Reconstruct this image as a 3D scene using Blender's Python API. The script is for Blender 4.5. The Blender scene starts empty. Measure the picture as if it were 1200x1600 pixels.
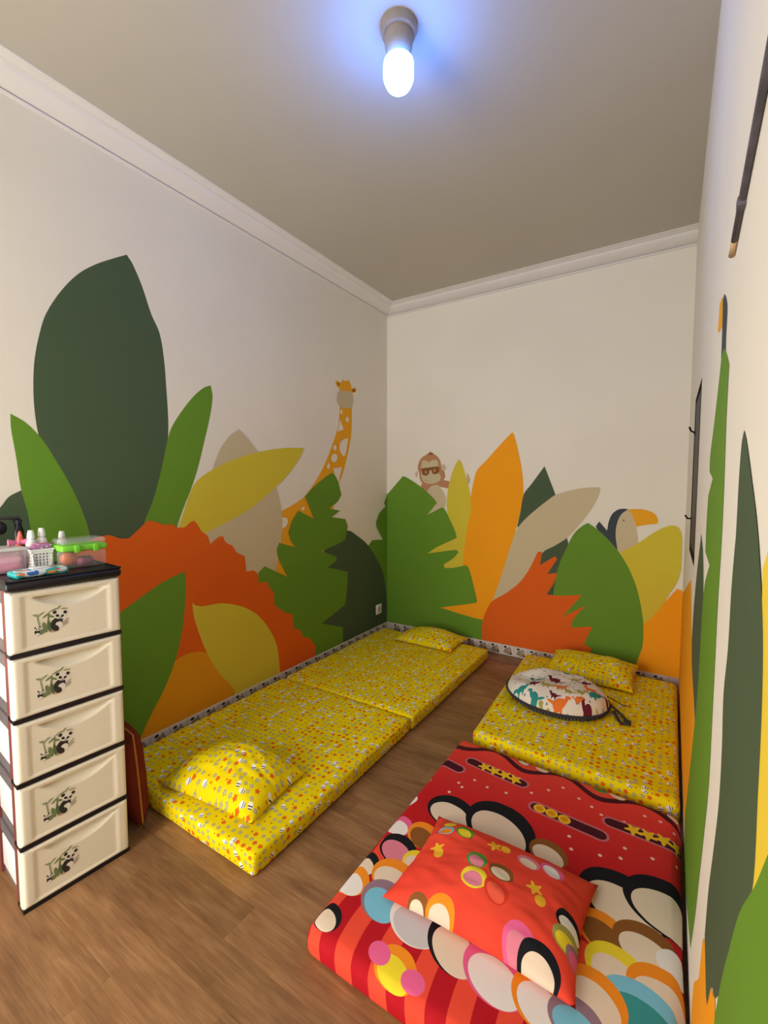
import bpy, bmesh, math, random
from mathutils import Vector, Matrix, noise
from mathutils.geometry import tessellate_polygon
random.seed(4)
S = bpy.context.scene
COL = S.collection
PI = math.pi
# ------------------------------------------------------------------ camera, world, light, exposure
CX, CH = 2.2318, 1.38            # camera x and height; it stands at y = 0, 8 cm from the right wall
W, B, H = 2.3132, 3.5404, 2.9443 # right wall x, back wall y, ceiling height
ZC, ZB, CO = 2.8853, 0.0832, 0.1652
cam = bpy.data.cameras.new('camera'); camo = bpy.data.objects.new('camera', cam); COL.objects.link(camo)
r_ = Vector((0.842409, 0.538838, 0.000232)); u_ = Vector((-0.033638, 0.052159, 0.998072)); f_ = Vector((-0.537787, 0.840793, -0.062065))
M = Matrix.Identity(4)
for i in range(3):
    M[i][0] = r_[i]; M[i][1] = u_[i]; M[i][2] = -f_[i]
M[0][3] = CX; M[2][3] = CH
camo.matrix_world = M
cam.sensor_fit = 'HORIZONTAL'; cam.sensor_width = 36; cam.lens = 702.85 / 1200 * 36; cam.clip_start = .005
S.camera = camo
wd = bpy.data.worlds.new('world'); S.world = wd; wd.use_nodes = True
wd.node_tree.nodes['Background'].inputs[0].default_value = (.05, .055, .07, 1)
wd.node_tree.nodes['Background'].inputs[1].default_value = .3
S.view_settings.view_transform = 'Standard'; S.view_settings.look = 'None'; S.view_settings.gamma = 1
S.view_settings.use_curve_mapping = False
S.view_settings.exposure = 0.15
def area(name, loc, rot, sx, sy, power, col):
    l = bpy.data.lights.new(name, 'AREA'); l.shape = 'RECTANGLE'; l.size = sx; l.size_y = sy; l.energy = power; l.color = col
    o = bpy.data.objects.new(name, l); o.location = loc; o.rotation_euler = rot; COL.objects.link(o); return o
area('doorway_light', (.72, -1.32, 1.15), (PI/2, 0, 0), 1.1, 1.9, 70, (1, .965, .89))
BULB_COOL, BULB_NECK = 92, 30

MURAL_LEFT=[
('painted_leaf','dark',[(0.546,0.891),(0.557,1.156),(0.677,1.287),(0.707,1.329),(0.748,1.354),(0.827,1.262),(0.809,0.826)]),
('painted_leaf','dark',[(1.208,2.473),(1.234,2.442),(1.278,2.352),(1.32,2.233),(1.361,2.15),(1.381,2.027),(1.39,1.866),(1.395,1.702),(1.388,1.601),(1.363,1.484),(1.321,1.335),(1.273,1.222),(1.215,1.13),(1.135,1.059),(1.02,1.044),(0.923,1.257),(0.846,1.451),(0.817,1.583),(0.807,1.687),(0.807,1.791),(0.816,1.896),(0.838,2.006),(0.864,2.092),(0.922,2.203),(0.993,2.302),(1.068,2.373),(1.154,2.436)]),
('painted_leaf','green',[(0.725,1.66),(0.774,1.631),(0.827,1.57),(0.877,1.479),(0.927,1.375),(0.962,1.283),(0.992,1.177),(1.009,1.046),(0.794,1.021),(0.777,1.158),(0.766,1.265),(0.748,1.357),(0.737,1.486),(0.725,1.6)]),
('painted_leaf','green',[(1.658,1.94),(1.669,1.878),(1.649,1.767),(1.602,1.6),(1.558,1.456),(1.515,1.349),(1.474,1.263),(1.429,1.154),(1.392,1.027),(1.212,1.05),(1.252,1.191),(1.295,1.286),(1.333,1.4),(1.365,1.517),(1.389,1.615),(1.412,1.677),(1.458,1.749),(1.537,1.85),(1.611,1.918)]),
('painted_giraffe_neck','giraffe',[(2.842,1.997),(2.821,1.844),(2.727,1.653),(2.634,1.507),(2.503,1.358),(2.393,1.272),(2.203,1.198),(2.183,1.086),(2.157,0.962),(2.096,0.789),(2.311,0.661),(2.739,0.579),(2.745,1.161),(2.816,1.381),(2.861,1.438),(2.939,1.615),(2.992,1.795),(2.999,2.019)]),
('painted_giraffe_head','giraffe',[(2.844,2.176),(2.901,2.202),(2.969,2.21),(2.995,2.168),(2.994,2.101),(2.843,2.076),(2.835,2.135)]),
('painted_giraffe_ear','giraffe',[(2.791,2.176),(2.827,2.183),(2.851,2.158),(2.835,2.135),(2.803,2.144)]),
('painted_giraffe_ear','giraffe',[(2.995,2.158),(3.048,2.172),(3.065,2.16),(3.047,2.136),(2.994,2.122)]),
('painted_giraffe_ear_inside','brown',[(2.807,2.169),(2.835,2.17),(2.835,2.15),(2.811,2.155)]),
('painted_giraffe_ear_inside','brown',[(3.008,2.15),(3.039,2.16),(3.047,2.146),(3.012,2.133)]),
('painted_giraffe_horn','giraffe',[(2.871,2.209),(2.885,2.211),(2.889,2.184),(2.872,2.181)]),
('painted_giraffe_horn','giraffe',[(2.948,2.221),(2.962,2.224),(2.96,2.198),(2.943,2.195)]),
('painted_giraffe_muzzle','beige',[(2.843,2.121),(2.806,2.085),(2.802,2.03),(2.834,1.99),(2.899,1.985),(2.999,2),(3.017,2.043),(3.018,2.11),(2.977,2.132),(2.901,2.121)]),
('painted_giraffe_spot','cream',[(2.858,1.974),(2.874,1.956),(2.862,1.929),(2.844,1.942)]),
('painted_giraffe_spot','cream',[(2.933,1.923),(2.954,1.905),(2.941,1.88),(2.915,1.895)]),
('painted_giraffe_spot','cream',[(2.841,1.887),(2.89,1.816),(2.808,1.791)]),
('painted_giraffe_spot','cream',[(2.948,1.755),(2.881,1.734),(2.839,1.701),(2.834,1.65),(2.884,1.602),(2.913,1.629)]),
('painted_giraffe_spot','cream',[(2.775,1.686),(2.794,1.667),(2.778,1.641),(2.756,1.66)]),
('painted_giraffe_spot','cream',[(2.75,1.61),(2.79,1.612),(2.805,1.583),(2.773,1.551),(2.734,1.56),(2.73,1.589)]),
('painted_giraffe_spot','cream',[(2.695,1.543),(2.71,1.524),(2.702,1.495),(2.676,1.508)]),
('painted_giraffe_spot','cream',[(2.749,1.501),(2.862,1.514),(2.817,1.397),(2.78,1.437)]),
('painted_giraffe_spot','cream',[(2.2,1.155),(2.25,1.138),(2.237,1.093),(2.189,1.073)]),
('painted_giraffe_spot','cream',[(2.392,1.212),(2.418,1.213),(2.418,1.195),(2.395,1.193)]),
('painted_leaf','beige',[(1.85,1.711),(1.932,1.644),(2.023,1.549),(2.114,1.428),(2.175,1.278),(2.202,1.124),(2.181,0.973),(2.149,0.846),(2.105,0.701),(1.86,0.708),(1.592,0.929),(1.579,1.222),(1.657,1.465),(1.717,1.59),(1.787,1.671)]),
('painted_leaf','olive',[(2.422,1.637),(2.235,1.625),(2.062,1.597),(1.905,1.559),(1.76,1.51),(1.649,1.458),(1.573,1.413),(1.523,1.36),(1.481,1.262),(1.424,1.12),(1.475,1.052),(1.514,1.062),(1.618,1.106),(1.775,1.162),(1.922,1.224),(2.056,1.302),(2.171,1.377),(2.293,1.474),(2.391,1.581)]),
('painted_split_leaf','green',[(3.5404,1.358),(3.5404,1.289),(3.489,1.207),(3.511,1.169),(3.467,1.153),(3.4,1.11),(3.351,1.038),(3.365,0.986),(3.467,0.869),(3.289,0.882),(3.233,0.843),(3.199,0.689),(3.49,0.071),(3.5404,0.03)]),
('painted_leaf','dark',[(2.934,0.999),(3.063,0.944),(3.209,0.857),(3.34,0.732),(3.457,0.579),(3.512,0.409),(3.534,0.231),(3.523,0.062),(2.9,0.05),(2.543,0.15),(2.552,0.786),(2.743,0.96)]),
('painted_split_leaf','green',[(2.744,1.466),(2.796,1.422),(2.852,1.294),(2.794,1.235),(2.699,1.194),(2.722,1.187),(2.834,1.167),(2.729,1.122),(2.9,1.096),(2.934,1.038),(2.899,0.931),(2.832,0.91),(2.604,0.871),(2.779,0.803),(2.789,0.776),(2.674,0.735),(2.931,0.657),(2.919,0.513),(2.891,0.391),(2.597,0.313),(2.859,0.212),(2.866,0.071),(2.434,0.038),(2.123,0.413),(1.979,0.725),(1.98,0.808),(2.035,0.844),(2.243,0.735),(2.155,0.884),(2.142,0.942),(2.166,0.983),(2.322,0.934),(2.279,0.984),(2.255,1.045),(2.294,1.124),(2.356,1.191),(2.52,1.123),(2.426,1.291),(2.538,1.369),(2.713,1.46)]),
('painted_frilled_leaf','rust',[(0.943,1.112),(1.071,1.14),(1.13,1.118),(1.171,1.115),(1.216,1.152),(1.266,1.195),(1.306,1.187),(1.353,1.167),(1.396,1.169),(1.425,1.148),(1.47,1.144),(1.506,1.17),(1.526,1.177),(1.545,1.161),(1.572,1.116),(1.613,1.081),(1.627,1.035),(1.686,1.07),(1.717,1.071),(1.733,1.036),(1.787,1.003),(1.81,0.967),(1.875,0.931),(1.886,0.832),(1.944,0.831),(1.975,0.805),(1.987,0.738),(2.052,0.741),(2.08,0.684),(2.11,0.656),(2.117,0.565),(2.226,0.485),(2.282,0.466),(2.299,0.357),(2.367,0.322),(2.39,0.268),(2.458,0.239),(2.528,0.151),(2.52,0.078),(2.176,0.074),(1.485,0.055),(1.07,0.051),(0.901,0.687)]),
('painted_leaf','amber',[(1.131,0.052),(1.253,0.313),(1.392,0.425),(1.444,0.44),(1.496,0.441),(1.565,0.421),(1.684,0.338),(1.822,0.169),(1.805,0.069),(1.485,0.069),(1.212,0.061)]),
('painted_leaf','green',[(1.464,0.901),(1.468,0.817),(1.451,0.651),(1.427,0.536),(1.392,0.426),(1.326,0.295),(1.249,0.186),(1.172,0.06),(1.069,0.035),(0.994,0.355),(1.007,0.701),(1.128,0.766),(1.214,0.81),(1.332,0.866),(1.417,0.892)]),
('painted_leaf','olive',[(1.504,0.722),(1.52,0.703),(1.572,0.685),(1.675,0.677),(1.771,0.651),(1.887,0.596),(1.99,0.514),(2.082,0.389),(2.137,0.266),(2.153,0.136),(2.163,0.065),(1.776,0.073),(1.772,0.119),(1.664,0.267),(1.582,0.425),(1.536,0.554),(1.51,0.649)])]
MURAL_BACK=[
('painted_monkey_arm','fur',[(0.361,1.372),(0.383,1.416),(0.483,1.404),(0.52,1.349),(0.447,1.275),(0.339,1.314)]),
('painted_monkey_arm','fur',[(0.508,1.376),(0.577,1.415),(0.634,1.401),(0.639,1.338),(0.585,1.349),(0.539,1.357)]),
('painted_monkey_hand','hand',[(0.784,1.472),(0.807,1.451),(0.816,1.419),(0.811,1.387),(0.785,1.376)]),
('painted_monkey_belly','beige',[(0.449,1.354),(0.483,1.371),(0.526,1.365),(0.569,1.321),(0.594,1.277),(0.6,1.234),(0.587,1.162),(0.528,1.138),(0.404,1.088),(0.396,1.275)]),
('painted_monkey_ear','beige',[(0.312,1.498),(0.328,1.467),(0.312,1.436),(0.297,1.467)]),
('painted_monkey_ear','beige',[(0.573,1.554),(0.6,1.518),(0.574,1.48),(0.543,1.519)]),
('painted_monkey_head','fur',[(0.444,1.643),(0.498,1.631),(0.537,1.591),(0.552,1.541),(0.555,1.508),(0.584,1.48),(0.592,1.442),(0.568,1.404),(0.526,1.379),(0.471,1.368),(0.396,1.373),(0.351,1.412),(0.338,1.472),(0.323,1.518),(0.331,1.563),(0.359,1.609),(0.403,1.634)]),
('painted_monkey_tuft','brown',[(0.407,1.639),(0.438,1.652),(0.45,1.668),(0.456,1.65),(0.481,1.648),(0.469,1.632)]),
('painted_monkey_face','beige',[(0.369,1.584),(0.401,1.586),(0.432,1.568),(0.475,1.589),(0.516,1.586),(0.525,1.542),(0.525,1.487),(0.55,1.442),(0.542,1.409),(0.483,1.385),(0.413,1.385),(0.37,1.412),(0.36,1.451),(0.36,1.537)]),
('painted_sunglasses','brown',[(0.357,1.512),(0.369,1.519),(0.527,1.533),(0.534,1.514),(0.531,1.481),(0.507,1.465),(0.47,1.468),(0.456,1.502),(0.442,1.499),(0.433,1.466),(0.405,1.451),(0.372,1.461)]),
('painted_lens_glint','fur',[(0.395,1.5),(0.414,1.494),(0.414,1.474),(0.398,1.472)]),
('painted_lens_glint','fur',[(0.479,1.512),(0.498,1.506),(0.498,1.487),(0.482,1.484)]),
('painted_monkey_smile','fur',[(0.392,1.427),(0.408,1.41),(0.433,1.413),(0.408,1.417)]),
('painted_leaf','olive',[(0.714,1.589),(0.741,1.558),(0.779,1.443),(0.812,1.329),(0.832,1.228),(0.834,1.094),(0.796,0.931),(0.766,0.629),(0.564,0.608),(0.342,0.758),(0.56,0.972),(0.614,1.085),(0.607,1.195),(0.612,1.29),(0.634,1.409),(0.68,1.538)]),
('painted_leaf','orange',[(1.163,1.787),(1.18,1.753),(1.215,1.622),(1.245,1.471),(1.257,1.342),(1.254,1.257),(1.208,1.036),(1.163,0.845),(1.093,0.636),(1.036,0.447),(1.012,0.23),(0.908,0.158),(0.505,0.201),(0.504,0.344),(0.761,0.574),(0.758,0.694),(0.769,0.813),(0.795,1.014),(0.827,1.155),(0.825,1.27),(0.847,1.398),(0.876,1.493),(0.958,1.576),(1.038,1.663),(1.134,1.761)]),
('painted_leaf','dark',[(1.412,1.515),(1.457,1.401),(1.506,1.276),(1.369,1.092),(1.213,1.042),(1.238,1.167),(1.261,1.302),(1.315,1.377)]),
('painted_leaf','dark',[(1.583,0.989),(1.595,0.935),(1.591,0.742),(1.523,0.515),(1.43,0.502),(1.352,0.743),(1.388,0.87)]),
('painted_leaf','beige',[(1.794,1.357),(1.801,1.329),(1.76,1.225),(1.679,1.097),(1.59,0.985),(1.496,0.913),(1.412,0.855),(1.367,0.719),(1.233,0.5),(1.027,0.339),(0.994,0.361),(1.025,0.427),(1.101,0.665),(1.189,0.967),(1.225,1.045),(1.276,1.108),(1.348,1.178),(1.46,1.273),(1.507,1.305),(1.634,1.342),(1.724,1.356)]),
('painted_toucan_body','navy',[(1.989,1.202),(1.974,1.207),(1.926,1.205),(1.885,1.174),(1.862,1.119),(1.852,1.05),(1.8,1.113),(1.778,1.078),(1.84,0.953),(1.927,0.886),(2.001,0.964),(1.995,1.143)]),
('painted_toucan_breast','beige',[(1.978,1.204),(1.939,1.169),(1.915,1.108),(1.907,1.026),(1.92,0.931),(1.93,0.877),(2.003,0.893),(2.043,0.959),(2.034,1.073),(2.017,1.139),(1.992,1.191)]),
('painted_toucan_beak','giraffe',[(1.978,1.204),(2.055,1.209),(2.112,1.195),(2.146,1.17),(2.161,1.132),(2.154,1.112),(2.092,1.103),(2.034,1.087),(2.017,1.139),(1.998,1.178)]),
('painted_toucan_eye','navy',[(1.954,1.136),(1.959,1.128),(1.955,1.118),(1.95,1.127)]),
('painted_leaf','olive',[(2.247,1.106),(2.279,1.093),(2.296,1.049),(2.3,0.944),(2.299,0.816),(2.281,0.728),(2.22,0.59),(2.192,0.32),(2.079,0.299),(1.945,0.824),(1.912,0.876),(1.947,0.906),(2.039,0.967),(2.139,1.053),(2.204,1.095)]),
('painted_leaf','orange',[(2.282,0.686),(2.3132,0.674),(2.3132,0.645),(2.3132,0.03),(1.928,0.036),(2.043,0.2),(2.097,0.41),(2.136,0.457),(2.22,0.59)]),
('painted_leaf','green',[(1.725,1.099),(1.783,1.06),(1.86,0.988),(1.935,0.898),(1.998,0.789),(2.049,0.66),(2.082,0.516),(2.097,0.397),(2.096,0.261),(2.075,0.175),(2.04,0.053),(1.694,0.03),(1.479,0.384),(1.509,0.636),(1.533,0.77),(1.578,0.89),(1.629,1.009),(1.68,1.068)]),
('painted_split_leaf','green',[(0,1.292),(0.01,1.289),(0.171,1.451),(0.207,1.442),(0.349,1.361),(0.472,1.265),(0.514,1.217),(0.42,1.107),(0.564,1.18),(0.593,1.159),(0.644,1.065),(0.686,0.984),(0.704,0.925),(0.673,0.907),(0.517,0.829),(0.425,0.766),(0.568,0.796),(0.699,0.821),(0.723,0.803),(0.675,0.747),(0.584,0.683),(0.594,0.653),(0.676,0.664),(0.794,0.698),(0.82,0.664),(0.858,0.539),(0.894,0.403),(0.877,0.387),(0.554,0.3),(0.845,0.26),(0.963,0.254),(0.965,0.07),(0,0.052)]),
('painted_frilled_leaf','rust',[(0.946,0.262),(0.97,0.33),(1.017,0.418),(1.135,0.505),(1.241,0.604),(1.314,0.719),(1.376,0.86),(1.409,0.862),(1.395,0.757),(1.504,0.836),(1.519,0.813),(1.449,0.693),(1.521,0.711),(1.506,0.645),(1.448,0.536),(1.532,0.538),(1.7,0.565),(1.563,0.378),(1.728,0.491),(1.645,0.377),(1.63,0.308),(1.774,0.341),(1.722,0.202),(1.775,0.176),(1.737,0.06),(1.19,0.056),(0.943,0.061),(0.936,0.163)])]
MURAL_RIGHT=[
('painted_leaf','orange',[(3.5404,0.656),(2.298,0.976),(2.014,0.797),(1.832,0.717),(1.645,0.665),(1.509,0.577),(1.444,0.431),(1.916,0.109),(3.5404,0.02)]),
('painted_leaf','dark',[(1.702,1.228),(1.558,1.174),(1.463,1.048),(1.426,0.886),(1.435,0.742),(1.506,0.616),(1.66,0.679),(1.941,0.734),(2.014,0.797),(1.975,0.928),(1.839,1.102)]),
('painted_toucan_body','navy',[(1.242,1.792),(1.194,1.769),(1.147,1.732),(1.147,1.676),(1.138,1.63),(1.248,1.656),(1.254,1.727),(1.269,1.787)]),
('painted_toucan_beak','giraffe',[(1.283,1.8),(1.36,1.809),(1.383,1.752),(1.339,1.737),(1.254,1.727),(1.269,1.787)]),
('painted_leaf','green',[(1.178,1.659),(1.099,1.626),(1.053,1.6),(1.058,1.562),(1.058,1.488),(1.047,1.414),(1.04,1.34),(1.041,1.269),(1.057,1.151),(1.059,1.033),(1.063,0.911),(1.068,0.787),(1.138,0.613),(1.202,0.476),(1.258,0.351),(1.366,0.164),(1.824,0.02),(1.956,0.132),(1.613,0.657),(1.526,0.829),(1.494,1.01),(1.451,1.11),(1.308,1.188),(1.474,1.198),(1.482,1.267),(1.46,1.349),(1.332,1.394),(1.452,1.412),(1.455,1.453),(1.382,1.513),(1.285,1.603),(1.234,1.658)]),
('painted_leaf','orange',[(1.028,0.498),(0.938,0.539),(0.86,0.563),(0.805,0.602),(0.791,0.535),(1.219,0.045),(1.234,0.093),(1.238,0.132),(1.197,0.235),(1.092,0.351),(1.058,0.431)]),
('painted_leaf','yellow',[(0.592,1.293),(0.558,1.323),(0.459,1.048),(0.57,0.958),(0.556,1.07),(0.562,1.159)]),
('painted_leaf','dark',[(0.791,1.454),(0.759,1.435),(0.697,1.385),(0.643,1.338),(0.602,1.287),(0.569,1.232),(0.554,1.163),(0.55,1.074),(0.55,0.988),(0.6,0.881),(0.731,0.698),(0.805,0.602),(0.855,0.571),(0.906,0.484),(0.931,0.479),(1.003,0.528),(0.973,0.642),(0.915,0.77),(0.876,0.872),(0.871,0.961),(0.885,1.044),(0.855,1.127),(0.848,1.222),(0.832,1.284),(0.825,1.305),(0.822,1.383),(0.811,1.436)]),
('painted_leaf','green',[(0.47,1.087),(0.495,1.054),(0.542,0.99),(0.622,0.895),(0.684,0.794),(0.74,0.698),(0.798,0.568),(0.806,0.475),(0.439,0.911),(0.447,1.005)])]
SHEET_SPOTS=[(-0.009,0.632,0.032,'white',None),(0.172,0.649,0.088,'black','cream'),(0.359,0.679,0.125,'black','cream'),(0.541,0.657,0.060,'brown','cream'),(0.030,0.480,0.052,'pink','white'),(0.136,0.485,0.058,'orange','brown'),(0.087,0.385,0.064,'black','rose'),(0.014,0.275,0.055,'black','cream'),(0.174,0.368,0.050,'yellow','cream'),(0.021,0.203,0.058,'orange','white'),(0.132,0.282,0.068,'orange','cream'),(0.149,0.193,0.068,'mauve','sky'),(0.035,0.064,0.045,'black','cream'),(0.273,0.193,0.078,'white','grey'),(0.397,0.191,0.080,'black','cream'),(0.514,0.182,0.082,'pink','white'),(0.624,0.234,0.060,'brown','cream'),(0.284,0.048,0.058,'orange','yellow'),(0.226,0.061,0.030,'pink',None),(0.339,0.046,0.030,'pink',None),(0.632,0.182,0.072,'orange','white'),(0.775,0.604,0.115,'black','cream'),(0.899,0.658,0.115,'black','cream'),(0.738,0.461,0.068,'orange','brown'),(0.847,0.479,0.080,'brown','cream'),(0.923,0.468,0.050,'white',None),(0.786,0.362,0.078,'yellow','cream'),(0.891,0.365,0.080,'orange','cream'),(0.839,0.287,0.085,'sky','teal'),(0.741,0.269,0.070,'orange','cream'),(0.711,0.182,0.060,'mauve','sky'),(0.051,1.163,0.030,'green',None),(0.099,1.187,0.032,'orange','cream'),(0.324,1.133,0.028,'black','cream'),(0.408,1.131,0.030,'orange','cream'),(0.647,1.139,0.030,'green',None),(0.713,1.134,0.032,'orange','cream'),(0.917,1.134,0.034,'black','cream')]
SHEET_SLOTS=[((0.008,0.919),(0.090,0.906)),((0.120,0.991),(0.360,0.971)),((0.449,0.860),(0.682,0.852)),((0.708,0.944),(0.946,0.952))]
SHEET_STARS=[(0.185,0.988),(0.231,0.985),(0.280,0.985),(0.327,0.980),(0.783,0.950),(0.830,0.955),(0.879,0.961),(0.927,0.957)]
SHEET_COINS=[(0.462,0.859),(0.508,0.860),(0.556,0.855)]
SHEET_DOTS=[(-0.010,1.052),(0.243,0.862),(0.153,0.800),(0.321,0.875),(0.130,0.819),(0.411,0.932),(0.467,0.991),(0.007,0.779),(0.119,0.745),(0.515,1.046),(0.583,1.015),(0.672,0.969),(0.751,0.976),(0.634,0.995),(0.815,1.061),(0.867,1.062),(0.588,0.778),(0.605,0.720),(0.694,0.751),(0.755,0.780),(0.764,0.836),(0.848,0.843),(0.926,0.865),(0.914,1.027),(0.182,0.872)]
PILLOW_SPOTS=[(-0.199,0.132,0.022,'yellow',None),(-0.193,0.080,0.026,'sky','orange'),(-0.129,0.097,0.030,'green','yellow'),(-0.046,-0.009,0.032,'green','rose'),(-0.032,-0.074,0.036,'yellow','rose'),(0.033,-0.014,0.034,'brown','cream'),(0.039,-0.078,0.034,'scarlet','coral'),(-0.162,-0.189,0.032,'brown','cream'),(-0.093,-0.181,0.040,'orange','cream'),(0.088,0.091,0.032,'rose','cream'),(0.155,0.109,0.034,'pink','white'),(0.232,-0.028,0.034,'black','white'),(0.234,-0.075,0.034,'olive','yellow'),(0.267,-0.093,0.030,'mauve','pink'),(0.131,-0.160,0.045,'pink','rose'),(0.184,-0.174,0.050,'black','cream')]
PILLOW_STARS=[(-0.185,-0.003),(-0.021,0.086),(0.129,0.001)]
PILLOW_COINS=[(-0.172,-0.025),(0.012,0.098),(0.152,-0.027)]
DINO_SPOTS=[(-0.117,0.013,'teal',0.033),(-0.158,-0.153,'teal',0.027),(-0.016,0.026,'maroon',0.034),(-0.107,-0.100,'maroon',0.025),(0.143,0.179,'teal',0.033),(0.143,0.059,'maroon',0.027),(-0.076,-0.191,'teal',0.030),(-0.116,-0.254,'olive',0.026),(0.019,-0.158,'maroon',0.022),(0.036,-0.075,'orange',0.030),(0.184,-0.017,'orange',0.033),(0.054,-0.193,'orange',0.036),(-0.006,-0.240,'olive',0.030),(0.204,-0.055,'teal',0.032),(0.194,-0.163,'maroon',0.034),(0.140,-0.142,'orange',0.020),(0.294,-0.035,'maroon',0.030),(0.141,-0.080,'olive',0.024),(0.084,-0.106,'olive',0.024),(0.087,0.083,'olive',0.025),(-0.038,-0.086,'olive',0.027),(0.217,0.116,'olive',0.030),(0.027,0.158,'teal',0.020),(0.272,-0.121,'olive',0.026)]
STAY_HANDLES=[[(2.334,2.570,1.595),(2.320,2.570,1.599),(2.310,2.570,1.622),(2.298,2.570,1.628),(2.290,2.570,1.648)],[(2.338,2.570,1.198),(2.325,2.570,1.200),(2.315,2.570,1.218),(2.298,2.570,1.217),(2.288,2.570,1.233)]]

# ------------------------------------------------------------------ small node language
def lin(c):
    c = c / 255.0
    return c / 12.92 if c <= .04045 else ((c + .055) / 1.055) ** 2.4
def rgb(r, g, b): return (lin(r), lin(g), lin(b), 1)
PAL = dict(black=rgb(26,26,32), cream=rgb(236,214,190), white=rgb(240,232,226), pink=rgb(235,100,150), orange=rgb(245,145,35), brown=rgb(140,88,40),
           rose=rgb(225,130,150), yellow=rgb(240,215,50), mauve=rgb(150,120,135), sky=rgb(125,195,220), teal=rgb(60,150,150), grey=rgb(205,198,200),
           green=rgb(80,150,60), olive=rgb(165,160,85), scarlet=rgb(222,60,40), coral=rgb(240,95,70), maroon=rgb(105,30,45))
class NT:
    def __init__(s, name, rough=.8, spec=.3):
        s.m = bpy.data.materials.new(name); s.m.use_nodes = True; s.t = s.m.node_tree
        s.b = s.t.nodes['Principled BSDF']; s.b.inputs['Roughness'].default_value = rough
        s.b.inputs['Specular IOR Level'].default_value = spec
    def n(s, typ, **kw):
        x = s.t.nodes.new('ShaderNode' + typ)
        for k, v in kw.items(): setattr(x, k, v)
        return x
    def link(s, v, sock):
        if isinstance(v, bpy.types.NodeSocket): s.t.links.new(v, sock)
        else: sock.default_value = v
    def math(s, op, a, b=None, c=None, clamp=False):
        x = s.n('Math', operation=op, use_clamp=clamp); s.link(a, x.inputs[0])
        if b is not None: s.link(b, x.inputs[1])
        if c is not None: s.link(c, x.inputs[2])
        return x.outputs[0]
    def vm(s, op, a, b=None):
        x = s.n('VectorMath', operation=op); s.link(a, x.inputs[0])
        if b is not None: s.link(b, x.inputs[1])
        return x.outputs['Value'] if op in ('LENGTH', 'DOT_PRODUCT') else x.outputs[0]
    def mix(s, f, a, b):
        x = s.n('Mix', data_type='RGBA'); s.link(f, x.inputs['Factor']); s.link(a, x.inputs['A' if False else 6]); s.link(b, x.inputs[7])
        return x.outputs[2]
    def uv(s): return s.n('TexCoord').outputs['UV']
    def obj(s): return s.n('TexCoord').outputs['Object']
    def sep(s, v):
        x = s.n('SeparateXYZ'); s.link(v, x.inputs[0]); return x.outputs
    def local(s, vec, cx, cy, rx=1, ry=1, rot=0):
        x = s.n('Mapping', vector_type='TEXTURE'); s.link(vec, x.inputs[0])
        x.inputs[1].default_value = (cx, cy, 0); x.inputs[2].default_value = (0, 0, rot); x.inputs[3].default_value = (rx, ry, 1)
        return x.outputs[0]
    def chain(s, base, vec):
        if not isinstance(base, bpy.types.NodeSocket): return vec
        x = s.n('VectorMath', operation='MULTIPLY_ADD'); s.link(base, x.inputs[0]); x.inputs[1].default_value = (1e-8, 1e-8, 0); s.link(vec, x.inputs[2])
        return x.outputs[0]
    def oval(s, base, vec, cx, cy, rx, ry, col, rot=0):
        vec = s.chain(base, vec)
        m = s.math('LESS_THAN', s.vm('LENGTH', s.local(vec, cx, cy, rx, ry, rot)), 1.0)
        return s.mix(m, base, col)
    def star(s, base, vec, cx, cy, R, col, rot=0, lobes=5, depth=.38):
        l = s.local(s.chain(base, vec), cx, cy, 1, 1, rot); q = s.sep(l)
        a = s.math('ARCTAN2', q[1], q[0])
        c = s.math('MULTIPLY_ADD', s.math('COSINE', s.math('MULTIPLY', a, float(lobes))), -depth, 1 + depth * .3)
        m = s.math('LESS_THAN', s.math('MULTIPLY', s.vm('LENGTH', l), c), R)
        return s.mix(m, base, col)
    def capsule(s, base, vec, a, b, r, col):
        L = math.hypot(b[0]-a[0], b[1]-a[1]); rot = math.atan2(b[1]-a[1], b[0]-a[0])
        vec = s.chain(base, vec)
        q = s.sep(s.local(vec, (a[0]+b[0])/2, (a[1]+b[1])/2, 1, 1, rot))
        dx = s.math('MAXIMUM', s.math('SUBTRACT', s.math('ABSOLUTE', q[0]), L/2), 0.0)
        d = s.math('SQRT', s.math('ADD', s.math('MULTIPLY', dx, dx), s.math('MULTIPLY', q[1], q[1])))
        return s.mix(s.math('LESS_THAN', d, r), base, col)
    def noise(s, vec, scale, detail=3, rough=.5, dim='3D'):
        x = s.n('TexNoise', noise_dimensions=dim); s.link(vec, x.inputs['Vector']); x.inputs['Scale'].default_value = scale
        x.inputs['Detail'].default_value = detail; x.inputs['Roughness'].default_value = rough
        return x.outputs[0]
    def ramp(s, f, stops):
        x = s.n('ValToRGB'); s.link(f, x.inputs[0]); e = x.color_ramp.elements
        e[0].position, e[0].color = stops[0]; e[1].position, e[1].color = stops[1]
        for p, c in stops[2:]:
            k = e.new(p); k.color = c
        return x.outputs[0]
    def bump(s, h, strength, dist=.002):
        x = s.n('Bump'); x.inputs['Strength'].default_value = strength; x.inputs['Distance'].default_value = dist
        s.link(h, x.inputs['Height']); s.t.links.new(x.outputs[0], s.b.inputs['Normal'])
    def out(s, col): s.link(col, s.b.inputs['Base Color']); return s.m
MATS = {}
def plain(name, col, rough=.5, spec=.4, var=.06, scale=25, bump=0):
    if name in MATS: return MATS[name]
    t = NT(name, rough, spec)
    n = t.noise(t.obj(), scale)
    a = tuple(c * (1 - var) for c in col[:3]) + (1,); b = tuple(min(1, c * (1 + var)) for c in col[:3]) + (1,)
    t.out(t.ramp(n, [(.3, a), (.7, b)]))
    if bump: t.bump(t.noise(t.obj(), scale * 8, 4), bump)
    MATS[name] = t.m
    return t.m
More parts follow.
